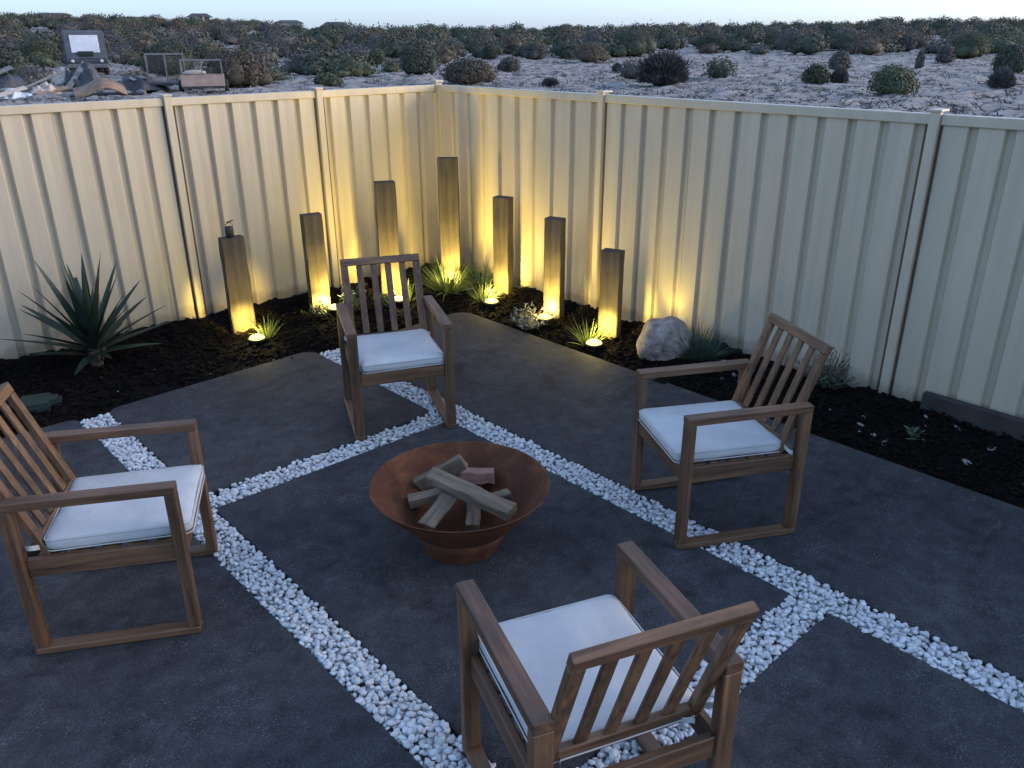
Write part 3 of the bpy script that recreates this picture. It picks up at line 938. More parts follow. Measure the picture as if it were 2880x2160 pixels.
# ------------------------------------------------------------------ fire bowl and firewood
BX, BY = -3.01, -3.99
bowl = empty('fire_bowl', (BX, BY, 0)); tag(bowl, 'rusty steel fire bowl on a ring base in the middle of the paving', 'fire bowl')
RT, RH = 0.413, 0.325
outer = [(0.0, 0.06), (0.10, 0.06), (0.205, 0.095), (0.262, 0.155), (0.318, 0.218), (0.372, 0.279), (RT - 0.004, RH)]
rimp = [(RT, RH + 0.003), (RT + 0.001, RH + 0.006), (RT - 0.003, RH + 0.007)]
inner = [(RT - 0.009, RH + 0.001), (0.367, 0.279), (0.312, 0.220), (0.256, 0.160), (0.200, 0.108), (0.118, 0.082), (0.0005, 0.076)]
link_mesh('dish', lathe_mesh('dish', outer + rimp + inner, 96), MAT_RUST, bowl)
link_mesh('base_ring', lathe_mesh('base_ring', [(0.176, 0.002), (0.200, 0.060), (0.2425, 0.137), (0.236, 0.137), (0.194, 0.062), (0.169, 0.002), (0.176, 0.002)], 64), MAT_RUST, bowl)

def log_mesh(name, L, w, h, seed, wedge=0.0):
    """split billet along Y: four-sided with uneven edges and a slanted side"""
    rr = random.Random(seed); bm = bmesh.new(); rings = []
    for k in range(7):
        y = -L / 2 + L * k / 6
        j = lambda: rr.uniform(-0.004, 0.004)
        sec = [(-w / 2, -h / 2), (w / 2 * (1 - wedge), -h / 2), (w / 2, h / 2 * (1 - 0.3 * wedge)), (0.0, h / 2 + 0.004), (-w / 2, h / 2)]
        rings.append([bm.verts.new((x + j(), y + (rr.uniform(-0.008, 0.008) if k in (0, 6) else 0), z + j())) for x, z in sec])
    for a, b in zip(rings[:-1], rings[1:]):
        for q in range(5): bm.faces.new((a[q], a[(q + 1) % 5], b[(q + 1) % 5], b[q]))
    bm.faces.new(rings[0]); bm.faces.new(rings[-1])
    bmesh.ops.recalc_face_normals(bm, faces=bm.faces)
    bmesh.ops.bevel(bm, geom=[e for e in bm.edges if e.calc_face_angle(0) > 0.6], offset=0.003, segments=1, affect='EDGES')
    return bm_mesh(name, bm)

def log_at(a, b, w, h, seed, m, label, roll=0, wedge=0.0):
    a, b = Vector(a), Vector(b)
    d = b - a
    o = link_mesh('firewood', log_mesh('firewood', d.length, w, h, seed, wedge), m)
    y = d.normalized(); x = y.cross(Vector((0, 0, 1))).normalized(); z = x.cross(y)
    rot = Matrix((x, y, z)).transposed() @ Matrix.Rotation(roll, 3, 'Y')
    o.matrix_world = Matrix.Translation((a + b) / 2) @ rot.to_4x4()
    tag(o, label, 'firewood', 'split firewood in the fire bowl')
log_at((-3.055, -3.825, 0.318), (-2.945, -4.275, 0.268), 0.075, 0.052, 1, MAT_LOG, 'long squared billet lying on top of the firewood heap', 0.25)
log_at((-3.05, -3.705, 0.205), (-2.865, -3.84, 0.325), 0.032, 0.078, 2, MAT_LOG, 'thin pale board propped up behind the long billet', 0.1)
log_at((-3.15, -3.765, 0.185), (-2.93, -3.93, 0.235), 0.055, 0.050, 3, MAT_LOG, 'billet poking out under the long one towards the side of the bowl', 0.2)
log_at((-3.205, -3.985, 0.165), (-2.97, -3.935, 0.262), 0.085, 0.055, 4, MAT_LOG, 'wedge shaped billet sloping down towards the front rim', 0.1, 0.6)
log_at((-2.86, -3.79, 0.225), (-2.745, -3.925, 0.235), 0.080, 0.055, 5, MAT_LOG_RED, 'short reddish billet behind the long one', -0.1)
log_at((-3.045, -4.115, 0.155), (-2.95, -4.015, 0.215), 0.066, 0.056, 6, MAT_LOG, 'small square block in front under the long billet', 0.1)
log_at((-2.93, -4.01, 0.200), (-2.80, -4.10, 0.235), 0.045, 0.036, 7, MAT_LOG, 'stubby offcut showing past the end of the long billet', 0.3)
log_at((-2.80, -3.86, 0.16), (-2.90, -4.0, 0.175), 0.05, 0.045, 8, MAT_LOG_RED, 'low reddish offcut under the reddish billet', 0.2)


# ------------------------------------------------------------------ armchairs
CW, CD, HA, HB, YB, WB = 0.614, 0.611, 0.675, 0.933, -0.385, 0.50
LW, LT = 0.058, 0.042       # leg width across, thickness fore and aft
AT = 0.034                  # arm thickness

def cushion_mesh():
    hx, hy, hz, r = 0.245, 0.262, 0.033, 0.028
    bm = bmesh.new(); bmesh.ops.create_cube(bm, size=2.0)
    bmesh.ops.subdivide_edges(bm, edges=bm.edges[:], cuts=15, use_grid_fill=True)
    for v in bm.verts:
        q = Vector((v.co.x * hx, v.co.y * hy, v.co.z * hz))
        c = Vector((max(-hx + r, min(hx - r, q.x)), max(-hy + r, min(hy - r, q.y)), max(-hz + r, min(hz - r, q.z))))
        e = q - c
        if e.length > 1e-6: q = c + e.normalized() * min(r, max(abs(e.x), abs(e.y), abs(e.z)))
        u, w = q.x / hx, q.y / hy
        puff = 0.011 * (1 - u * u) * (1 - w * w)
        dimple = 0.006 * mnoise.noise((q.x * 6, q.y * 6, 1.0)) + 0.0035 * mnoise.noise((q.x * 22, q.y * 9, 3.0)) - 0.006 * math.exp(-((u - 0.1) ** 2 + (w + 0.15) ** 2) * 3)
        pull = 1 + 0.012 * (abs(u * w))
        q.x *= pull; q.y *= pull
        q.z += (puff if q.z > 0 else -puff * 0.2) + dimple
        v.co = q
    return bm_mesh('cushion', bm, True)

def piping_mesh(z, hx=0.247, hy=0.264, r=0.03):
    pts = []
    for cx, cy, a0 in ((hx - r, hy - r, 0), (-hx + r, hy - r, 90), (-hx + r, -hy + r, 180), (hx - r, -hy + r, 270)):
        for k in range(5):
            a = R(a0 + 22.5 * k); pts.append((cx + r * math.cos(a), cy + r * math.sin(a), z))
    pts.append(pts[0])
    bm = bmesh.new(); tube_into(bm, pts, 0.0028, 5, False)
    return bm_mesh('piping', bm, True)

def tie_mesh(seed):
    rr = random.Random(seed); V, F = [], []
    n = 12
    for k in range(n + 1):
        a = -0.6 + 4.6 * k / n
        rad = 0.040 + 0.012 * math.sin(k * 0.9 + seed)
        for s in (-1, 1):
            V.append((math.cos(a) * rad, math.sin(a) * rad * 0.8, s * 0.011 + 0.016 * math.sin(k * 0.55 + seed) - 0.003 * k * 0.5))
    for k in range(n): F.append((2 * k, 2 * k + 1, 2 * k + 3, 2 * k + 2))
    return mesh_np('tie', np.array(V), np.array(F), True)

def build_chair():
    root = empty('armchair')
    hx, hy = CW / 2, CD / 2
    for sx in (-1, 1):
        x = sx * (hx - LW / 2)
        link_mesh('arm', box_mesh('arm', (x, 0, HA - AT / 2), (LW, CD, AT), 0.004, None, 2), MAT_WY, root)
        for sy in (-1, 1):
            link_mesh('leg', box_mesh('leg', (x, sy * (hy - LT / 2), (HA - AT + 0.0305) / 2 - 0.0004), (LW - 0.002, LT - 0.001, HA - AT - 0.0305 - 0.001), 0.003), MAT_WZ, root)
        link_mesh('runner', box_mesh('runner', (x, 0, 0.015), (LW, CD, 0.030), 0.004), MAT_WY, root)
        link_mesh('seat_rail', box_mesh('seat_rail', (x - sx * 0.012, 0, 0.378), (0.026, CD - 2 * LT - 0.001, 0.078), 0.003), MAT_WY, root)
    for sy in (-1, 1):
        link_mesh('seat_rail', box_mesh('seat_rail', (0, sy * (hy - LT / 2), 0.382), (CW - 2 * LW - 0.001, 0.026, 0.074), 0.003), MAT_WX, root)
    for k in range(5):
        y = -0.17 + 0.098 * k
        link_mesh('seat_slat', box_mesh('seat_slat', (0, y, 0.408), (CW - 2 * LW + 0.005, 0.062, 0.018), 0.002), MAT_WX, root)
    # tilted back
    A = Vector((0, -0.195, 0.405)); B = Vector((0, YB, HB))
    d = (B - A).normalized(); nrm = d.cross(Vector((1, 0, 0))).normalized()   # across the back's thickness
    L = (B - A).length
    def bar(x0, s0, s1, w, t, m, name):
        a = A + d * s0 + Vector((x0, 0, 0)); b = A + d * s1 + Vector((x0, 0, 0))
        return link_mesh(name, beam_mesh(name, a, b, w, t, nrm), m, root)
    for sx in (-1, 1): bar(sx * (WB / 2 - 0.022), 0, L - 0.046, 0.044, 0.026, MAT_WZ, 'stile')
    inner = WB - 0.088
    gap = (inner - 4 * 0.040) / 5
    for k in range(4):
        x = -inner / 2 + gap * (k + 1) + 0.040 * k + 0.020
        bar(x, 0.085, L - 0.046, 0.040, 0.014, MAT_WZ, 'back_slat')
    def cross(s0, s1, x0, x1, t, name):
        c = A + d * (s0 + s1) / 2 + Vector(((x0 + x1) / 2, 0, 0))
        rot = Matrix((Vector((1, 0, 0)), nrm, d)).transposed()
        return link_mesh(name, box_mesh(name, c, (x1 - x0, t, s1 - s0), 0.003, rot), MAT_WX, root)
    cross(L - 0.045, L, -WB / 2, WB / 2, 0.030, 'top_rail')
    cross(0.035, 0.084, -inner / 2 + 0.001, inner / 2 - 0.001, 0.024, 'lower_rail')
    cu = link_mesh('cushion', cushion_mesh(), MAT_FABRIC, root, (0, 0.045, 0.454))
    link_mesh('piping', piping_mesh(0.020), MAT_FABRIC, cu)
    link_mesh('piping', piping_mesh(-0.024), MAT_FABRIC, cu)
    for sx in (-1, 1):
        link_mesh('tie', tie_mesh(1 if sx > 0 else 4), MAT_FABRIC, root, (sx * (WB / 2 - 0.022), -0.232, 0.452))
    return root

def copy_tree(o, parent=None):
    c = o.copy()
    COL.objects.link(c)
    if parent is not None: c.parent = parent
    for ch in list(o.children): copy_tree(ch, c)
    return c

CHAIRS = [(-3.602, -5.325, -0.365, 'timber armchair turned with its slatted back to the viewer, near the cross strip of pebbles'),
          (-1.901, -4.605, 1.070, 'timber armchair standing with its back to the boulder and side fence'),
          (-2.397, -2.601, 2.698, 'timber armchair facing the viewer across the fire bowl, in front of the lit sleepers'),
          (-4.296, -3.350, -2.098, 'timber armchair cut off by the picture edge, below the spiky plant and green lid')]
chair0 = build_chair()
for i, (x, y, a, lab) in enumerate(CHAIRS):
    c = chair0 if i == 0 else copy_tree(chair0)
    c.location = (x, y, 0.001); c.rotation_euler = (0, 0, a)
    tag(c, lab, 'armchair', 'timber armchairs around the fire bowl')
    for ch in c.children:
        if ch.name.startswith('cushion'):
            ch.rotation_euler = (0, 0, R((0, -1.5, 2, 1.5)[i])); ch.location.y += (0, 0.006, -0.004, 0.012)[i]

# ------------------------------------------------------------------ scrub outside the yard
BUSH_M = [leaf_mat('dark scrub leaf', (0.032, 0.039, 0.024), (0.062, 0.072, 0.045), 0.7, 2.2, 0.12),
          leaf_mat('rusty scrub leaf', (0.065, 0.050, 0.032), (0.115, 0.088, 0.058), 0.7, 2.2, 0.12),
          leaf_mat('grey scrub leaf', (0.060, 0.056, 0.050), (0.105, 0.096, 0.086), 0.7, 2.2, 0.12),
          leaf_mat('olive scrub leaf', (0.044, 0.052, 0.026), (0.085, 0.095, 0.048), 0.7, 2.2, 0.12),
          leaf_mat('twiggy scrub leaf', (0.045, 0.045, 0.044), (0.09, 0.086, 0.08), 0.75, 2.2, 0.1)]

def bush_geom(w, h, n, leaf, seed, spiky=False, core=True, lobes=None):
    """clumped leaf cards over an uneven dome; w = width, h = height"""
    r = np.random.default_rng(seed)
    nl = lobes or max(8, int(8 + w * 3.0))
    cl = []
    for k in range(nl):
        a = r.uniform(0, 2 * np.pi); q = np.sqrt(r.random()) * 0.34 * w
        hh = h * (1 - 0.8 * (q / (0.5 * w)) ** 2) * r.uniform(0.62, 0.95)
        cl.append((q * np.cos(a), q * np.sin(a), hh * 0.52, r.uniform(0.13, 0.22) * w * (1.0 if not lobes else 1.35), hh * 0.5))
    cl = np.array(cl)
    cl = np.vstack([cl, [[0, 0, h * 0.36, w * 0.36, h * 0.50]]])
    pick = np.where(r.random(n) < 0.42, nl, r.integers(0, nl, n))
    v = r.normal(size=(n, 3)); v /= np.linalg.norm(v, axis=1)[:, None]
    v[:, 2] = np.where(v[:, 2] < -0.4, -v[:, 2], v[:, 2])
    rad = r.uniform(0.82, 1.12, n) + r.exponential(0.09, n)
    C = cl[pick, :3] + v * rad[:, None] * np.stack([cl[pick, 3], cl[pick, 3], cl[pick, 4]], -1)
    C[:, 2] = np.maximum(C[:, 2], 0.02)
    if spiky:
        out = C - np.array([0, 0, -0.1 * h]); ax = out / (np.linalg.norm(out, axis=1)[:, None] + 1e-6) + r.normal(0, 0.25, (n, 3))
    else:
        ax = np.cross(v + r.normal(0, 0.45, (n, 3)), r.normal(size=(n, 3)))
    ax /= np.linalg.norm(ax, axis=1)[:, None]
    if not spiky:
        nn = v + r.normal(0, 0.45, (n, 3))
    sd = np.cross(ax, r.normal(size=(n, 3)) if spiky else nn); sd /= np.linalg.norm(sd, axis=1)[:, None] + 1e-9
    ls = leaf * r.uniform(0.6, 1.4, n)[:, None]
    ww = 0.22 if spiky else 0.5
    V = np.stack([C - ax * ls * 0.5, C + sd * ls * ww * 0.6, C + ax * ls * 0.7, C - sd * ls * ww * 0.6], 1).reshape(-1, 3)
    F = np.arange(n * 4).reshape(n, 4)
    Fs = [F]
    if core:
        T = []; off = len(V); VV = [V]
        for c in cl:
            PV, PF = (ICO1V, ICO1F) if lobes else (ICO2V, ICO2F)
            P = PV * (1 + r.normal(0, 0.10, (len(PV), 1))) * np.array([c[3] * 0.74, c[3] * 0.74, c[4] * 0.76]) + c[:3]
            P[:, 2] = np.maximum(P[:, 2], 0)
            VV.append(P); T.append(PF + off); off += len(P)
        V = np.vstack(VV); Fs.append(np.vstack(T))
    return V, Fs

BUSHES = [
 (16.7, 49.4, 3.87, 2.23, 0, 'wide dark bush rising behind the wire cages'),
 (13.6, 33.6, 3.50, 1.81, 1, 'brown bush just past the trailer with the low box'),
 (38.3, 76.9, 3.59, 2.25, 2, 'grey round bush far behind the brown one, over open sand'),
 (26.1, 47.6, 3.56, 1.94, 0, 'dark round bush standing on sand between the brown bush and the pale clearing'),
 (17.3, 31.5, 1.38, 0.64, 3, 'low green bush peeping over the fence left of the corner post'),
 (6.9, 47.5, 2.56, 1.79, 0, 'dark bush behind the scrap heap at the picture edge'),
 (16.5, 77.8, 3.45, 2.03, 3, 'olive bush between the scrap heap and the truck'),
 (27.3, 37.4, 2.74, 2.16, 0, 'dark green bush behind the fence corner post'),
 (23.2, 27.5, 3.07, 1.23, 1, 'low reddish olive bush touching the fence top right of the corner post'),
 (51.9, 64.6, 2.88, 1.82, 2, 'grey bush behind the dark green one at the corner post'),
 (51.2, 58.1, 1.72, 1.49, 0, 'narrow dark bush on the pale sand strip'),
 (62.9, 67.8, 3.18, 1.86, 2, 'grey domed bush, the farther one of a touching pair'),
 (54.1, 54.7, 2.47, 1.66, 2, 'grey domed bush, the nearer one of a touching pair'),
 (34.9, 37.3, 1.57, 1.04, 2, 'small grey bush in front of the touching pair'),
 (52.6, 46.2, 3.50, 1.73, 1, 'reddish brown spreading bush at the edge of the open sand'),
 (58.6, 54.8, 1.86, 0.84, 0, 'low dark bush beside the reddish spreading one'),
 (66.5, 52.7, 5.09, 2.91, 0, 'largest dark green bush on the far edge of the open sand'),
 (28.4, 19.3, 2.56, 1.45, 4, 'twiggy grey bush with stiff upright shoots just past the side fence'),
 (24.8, 23.3, 0.56, 0.27, 4, 'tiny grey tussock just over the side fence top'),
 (37.6, 57.3, 1.81, 1.32, 3, 'olive bush on the pale sand far behind the corner post'),
 (66.1, 105.2, 3.42, 1.92, 2, 'grey bush far off above the olive one'),
 (39.6, 31.8, 0.47, 0.50, 4, 'single tiny grey tussock out on the open sand'),
 (82.0, 53.9, 4.19, 2.18, 0, 'dark bush at the back of the sand right of the largest one'),
 (86.8, 46.2, 3.98, 2.39, 2, 'round grey bush at the back of the sand'),
 (93.2, 42.9, 6.49, 2.05, 0, 'long dark low bush along the back of the sand'),
 (51.7, 22.4, 1.58, 1.27, 2, 'round dark grey bush alone in the middle of the sand'),
 (34.7, 14.8, 1.36, 0.96, 3, 'olive straggling bush left of the small green one'),
 (35.5, 14.0, 0.64, 0.68, 4, 'grey twiggy tussock beside the straggling bush'),
 (29.0, 8.5, 2.01, 1.13, 3, 'small green bush alone on the sand above the side fence'),
 (93.6, 36.2, 2.32, 1.70, 2, 'small grey bush at the end of the long low one'),
 (79.6, 24.4, 4.09, 2.32, 3, 'olive domed bush towards the bright end of the sky'),
 (69.0, 22.3, 1.43, 1.39, 2, 'small grey bush at the foot of the olive dome'),
 (53.5, 12.3, 2.27, 1.76, 0, 'dark bush at the picture edge under the bright sky'),
 (37.0, 7.2, 0.93, 0.78, 4, 'dark grey tussock below the dark bush at the picture edge'),
 (57.2, 19.3, 0.65, 1.23, 2, 'thin upright grey bush on the sand near the picture edge')]
for k, (x, y, w, h, t, lab) in enumerate(BUSHES):
    area = w * h
    V, Fs = bush_geom(w * 1.04, h * 1.06, int(min(8000, 1800 + 900 * area)), 0.11 if t != 4 else 0.26, 500 + k, t == 4)
    o = link_mesh('bush', mesh_np('bush', V, Fs, False), BUSH_M[t], None, (x, y, float(terr(np.array(x), np.array(y))) - 0.02))
    tag(o, lab, 'bush', 'bushes beyond the fence')

# far scrub that reads as one mass
def scrub_mass():
    r = np.random.default_rng(77)
    VV, FF, MI, off = [], [], [], 0
    lib = [bush_geom(1.0, 0.55, 540, 0.062, 900 + k, False, True, 5) for k in range(8)]
    n = 0
    while n < 1900:
        az = r.uniform(8, 78); d = 48 + 330 * r.random() ** 1.3
        left = float(smooth01(np.array((40 - az) / 16)))
        lim = 88 + 10 * float(smooth01(np.array((az - 40) / 22)))       # open sand on the right
        dens = 1.0 if d > lim + 18 else ((0.32 * left + 0.02) if d < lim else 0.4)
        if mnoise.noise((math.sin(R(az)) * d * 0.045, math.cos(R(az)) * d * 0.045, 3.0)) > 0.12 and d < 170: dens *= 0.12
        if d < 62 and left > 0.4: dens = 0.15
        if 20 < az < 25 and d < 80: dens = 0.05
        if az < 24 and 50 < d < 75: dens *= 0.45
        if r.random() > dens: continue
        n += 1
        x = CAM_POS[0] + math.sin(R(az)) * d; y = CAM_POS[1] + math.cos(R(az)) * d
        w = r.uniform(2.2, 5.2) * (1 if d > 90 else 0.75); 
        hs = r.uniform(0.75, 1.15) * (1.0 if d < 200 else 0.9)
        V, Fs = lib[int(r.integers(0, 8))]
        a = r.uniform(0, 6.28); ca, sa = math.cos(a), math.sin(a)
        P = np.stack([V[:, 0] * ca - V[:, 1] * sa, V[:, 0] * sa + V[:, 1] * ca, V[:, 2] * hs], -1) * w
        P += np.array([x, y, float(terr(np.array(x), np.array(y))) - 0.05])
        VV.append(P); FF.append((Fs[0] + off, Fs[1] + off)); off += len(P)
        MI.append((len(Fs[0]), len(Fs[1]), r.choice([0, 0, 1, 2, 3])))
    quads = np.vstack([f[0] for f in FF]); tris = np.vstack([f[1] for f in FF])
    me = mesh_np('scrub', np.vstack(VV), [quads, tris], False)
    for m in BUSH_M: me.materials.append(m)
    mi = np.concatenate([np.full(a, k) for a, b, k in MI] + [np.full(b, k) for a, b, k in MI]).astype(np.int32)
    me.polygons.foreach_set('material_index', mi)
    tag(link_mesh('scrub', me, None), kind='stuff')
scrub_mass()

# low dry ground cover on the sand
def ground_cover():
    r = np.random.default_rng(5)
    n = 6500
    az = r.uniform(8, 78, n); d = 14 + 90 * r.random(n) ** 1.1
    x = CAM_POS[0] + np.sin(np.radians(az)) * d; y = CAM_POS[1] + np.cos(np.radians(az)) * d
    keep = ~((x < 2.5) & (y < 2.5)); x, y, d = x[keep], y[keep], d[keep]
    z = terr(x, y)
    m = 8; n = len(x)
    c = np.repeat(np.stack([x, y, z + 0.06], -1), m, 0)
    s = np.repeat(r.uniform(0.10, 0.34, n), m)[:, None]
    c = c + r.normal(0, 0.55, c.shape) * s * np.array([1, 1, 0.15])
    ax = r.normal(size=c.shape) * np.array([1, 1, 0.3]); ax[:, 2] = np.abs(ax[:, 2]) + 0.15; ax /= np.linalg.norm(ax, axis=1)[:, None]
    sd = np.cross(ax, r.normal(size=c.shape)); sd /= np.linalg.norm(sd, axis=1)[:, None]
    V = np.stack([c - sd * s * .09, c + sd * s * .09, c + ax * s * .8], 1).reshape(-1, 3)
    o = link_mesh('ground_cover', mesh_np('ground_cover', V, np.arange(len(V)).reshape(-1, 3), False), BUSH_M[4])
    tag(o, kind='stuff')
ground_cover()

# ------------------------------------------------------------------ truck, cages and scrap beyond the far fence
MAT_TRUCK = simple_mat('faded grey paint', (0.055, 0.055, 0.062), (0.10, 0.10, 0.11), 2, 0.5, 0.1)
MAT_PALE = simple_mat('pale sheet', (0.5, 0.5, 0.52), (0.66, 0.66, 0.68), 3, 0.45, 0.1)
MAT_DARKM = simple_mat('dark steel', (0.02, 0.02, 0.022), (0.05, 0.05, 0.05), 5, 0.6, 0.2)
MAT_GALV = simple_mat('galvanised steel', (0.10, 0.10, 0.10), (0.19, 0.19, 0.19), 5, 0.6, 0.2)
MAT_TAN = simple_mat('tan board', (0.17, 0.105, 0.062), (0.29, 0.19, 0.12), 3, 0.8, 0.3)
MAT_PINK = simple_mat('faded pink panel', (0.30, 0.20, 0.16), (0.42, 0.30, 0.25), 3, 0.8, 0.3)
MAT_TARP = simple_mat('dark tarpaulin', (0.016, 0.018, 0.022), (0.05, 0.052, 0.06), 4, 0.5, 0.4)
MAT_RUBBER = simple_mat('tyre rubber', (0.012, 0.012, 0.012), (0.025, 0.025, 0.025), 12, 0.85, 0.3)
MAT_SACK = simple_mat('beige sack', (0.36, 0.29, 0.23), (0.52, 0.44, 0.37), 4, 0.85, 0.3)
MAT_ROOF = simple_mat('dark roof', (0.035, 0.032, 0.034), (0.06, 0.055, 0.056), 3, 0.7, 0.1)
MAT_WALL = simple_mat('pale wall', (0.50, 0.46, 0.44), (0.62, 0.58, 0.55), 1, 0.8, 0.05)
MAT_BRICK = simple_mat('red brick wall', (0.19, 0.10, 0.08), (0.27, 0.15, 0.12), 2, 0.85, 0.1)
MAT_GLASSY = simple_mat('dark window glass', (0.015, 0.018, 0.022), (0.025, 0.028, 0.032), 2, 0.12, 0.0)

def prism_mesh(name, prof, x0, x1, bev=0.02):
    """profile in (y,z) extruded along x"""
    bm = bmesh.new()
    a = [bm.verts.new((x0, y, z)) for y, z in prof]; b = [bm.verts.new((x1, y, z)) for y, z in prof]
    bm.faces.new(a); bm.faces.new(b[::-1])
    for i in range(len(prof)): bm.faces.new((a[i], a[(i + 1) % len(prof)], b[(i + 1) % len(prof)], b[i]))
    bmesh.ops.recalc_face_normals(bm, faces=bm.faces)
    if bev: bmesh.ops.bevel(bm, geom=bm.edges[:], offset=bev, segments=2, affect='EDGES')
    return bm_mesh(name, bm)

def wheel(parent, loc, r, w, rim=True, axis='X'):
    prof = [(r * 0.55, -w / 2), (r * 0.9, -w / 2), (r, -w * 0.32), (r, w * 0.32), (r * 0.9, w / 2), (r * 0.55, w / 2), (r * 0.5, 0), (r * 0.55, -w / 2)]
    rot = (0, R(90), 0) if axis == 'X' else (0, 0, 0)
    wt = link_mesh('wheel', lathe_mesh('wheel', prof, 28), MAT_RUBBER, parent, loc, rot)
    if rim: link_mesh('rim', lathe_mesh('rim', [(0.0005, 0.02), (r * 0.3, 0.03), (r * 0.52, 0.07), (r * 0.53, -0.07), (0.0005, -0.06)], 20), MAT_GALV, wt)
    return wt

def ground_at(x, y): return float(terr(np.array(x), np.array(y)))

# truck: front towards the yard (-Y local)
tx, ty = 13.45, 55.3
tr = empty('parked_truck', (tx, ty, ground_at(tx, ty) + 0.0), R(-18))
tag(tr, 'old grey truck with a big pale windscreen parked in the scrub', 'truck')
link_mesh('body', prism_mesh('body', [(-1.35, 0.55), (-1.50, 1.02), (-1.28, 1.25), (-0.85, 2.62), (-0.60, 2.76), (3.6, 2.76), (3.6, 0.55)], -1.22, 1.22, 0.08), MAT_TRUCK, tr)
link_mesh('windscreen', beam_mesh('windscreen', (0, -1.20, 1.42), (0, -0.86, 2.47), 1.66, 0.03, (0, -1, 0.32), 0.01), MAT_PALE, tr).location = (0.02, -0.055, 0.0)
link_mesh('grille', box_mesh('grille', (0.0, -1.31, 1.36), (0.95, 0.16, 0.30), 0.03), MAT_BLACK, tr)
link_mesh('bumper', box_mesh('bumper', (0, -1.50, 0.62), (2.4, 0.22, 0.24), 0.05, None, 2), MAT_GALV, tr)
for sx in (-1, 1):
    link_mesh('headlight', lathe_mesh('headlight', [(0.0005, 0.05), (0.08, 0.04), (0.11, 0.0), (0.0005, 0.0)], 16), MAT_PALE, tr, (sx * 0.85, -1.47, 0.92), (R(90), 0, 0))
    link_mesh('side_window', box_mesh('side_window', (sx * 1.225, -0.30, 1.95), (0.03, 0.8, 0.65), 0.01), MAT_GLASSY, tr)
    link_mesh('mirror', box_mesh('mirror', (sx * 1.36, -1.0, 1.8), (0.16, 0.08, 0.34), 0.03), MAT_BLACK, tr)
    for y in (-0.75, 2.6): wheel(tr, (sx * 1.02, y, 0.46), 0.46, 0.3)

def cage(loc, rz, sx, sy, sz, z0, label, box_m=None, box_h=0.0, t=0.05):
    root = empty('cage_trailer', (loc[0], loc[1], ground_at(*loc)), R(rz)); tag(root, label, 'trailer', 'caged trailers by the scrap heap')
    hx, hy = sx / 2, sy / 2
    link_mesh('bed', box_mesh('bed', (0, 0, z0 - 0.05), (sx + 0.1, sy + 0.1, 0.1), 0.01), MAT_DARKM, root)
    for x in (-hx, 0.0, hx):
        for y in (-hy, hy):
            link_mesh('upright', box_mesh('upright', (x, y, z0 + sz / 2), (t, t, sz), 0.005), MAT_GALV, root)
    for z in (z0 + sz + t / 2 + 0.001,):
        for y in (-hy, hy): link_mesh('rail', box_mesh('rail', (0, y, z), (sx + t, t, t), 0.005), MAT_GALV, root)
        for x in (-hx, hx): link_mesh('rail', box_mesh('rail', (x, 0, z), (t, sy - t - 0.004, t), 0.005), MAT_GALV, root)
    if box_m:
        for y in (-hy, hy): link_mesh('side_panel', box_mesh('side_panel', (0, y * 1.06 + (0.03 if y > 0 else -0.03), z0 + box_h / 2), (sx + 0.14, 0.03, box_h), 0.006), box_m, root)
        for x in (-hx, hx): link_mesh('end_panel', box_mesh('end_panel', (x + (0.055 if x > 0 else -0.055), 0, z0 + box_h / 2), (0.03, sy, box_h), 0.006), box_m, root)
    else:
        bm = bmesh.new()
        for k in range(17):
            x = -hx + sx * (k + 0.5) / 17
            for y in (-hy + 0.03, hy - 0.03): tube_into(bm, [(x, y, z0), (x, y, z0 + sz)], 0.006, 4)
        for k in range(13):
            z = z0 + sz * (k + 0.5) / 13
            for y in (-hy + 0.042, hy - 0.042): tube_into(bm, [(-hx, y, z), (hx, y, z)], 0.006, 4)
        tag(link_mesh('wire', bm_mesh('wire', bm), MAT_DARKM, root), kind='stuff')
    for x in (-hx - 0.12, hx + 0.12):
        wheel(root, (x, 0, 0.28), 0.28, 0.18)
    bm = bmesh.new(); tube_into(bm, [(-0.35, -hy, z0 - 0.06), (0, -hy - 0.9, z0 - 0.08), (0.35, -hy, z0 - 0.06)], 0.03, 6)
    link_mesh('drawbar', bm_mesh('drawbar', bm), MAT_DARKM, root)
    return root
cage((10.0, 32.9), -22, 1.55, 1.5, 1.15, 0.42, 'tall dark wire cage trailer behind the far fence')
cage((10.7, 30.7), -24, 1.65, 1.1, 1.02, 0.32, 'open frame trailer with a faded pink box, beside the wire cage', MAT_PINK, 0.46)
o = link_mesh('rolled_sack', boulder('sack', (0, 0, 0), (1, 1, 1), 2.2, MAT_SACK, 'x y z w', 'sack', 3).data, None, None, (10.35, 30.7, ground_at(10.35, 30.7) + 0.86)); o.scale = (0.52, 0.26, 0.12); o.rotation_euler = (0, 0, R(-24))
bpy.data.objects.remove(bpy.data.objects['sack'])
tag(o, 'pale rolled sack lying on top of the pink trailer box', 'sack')

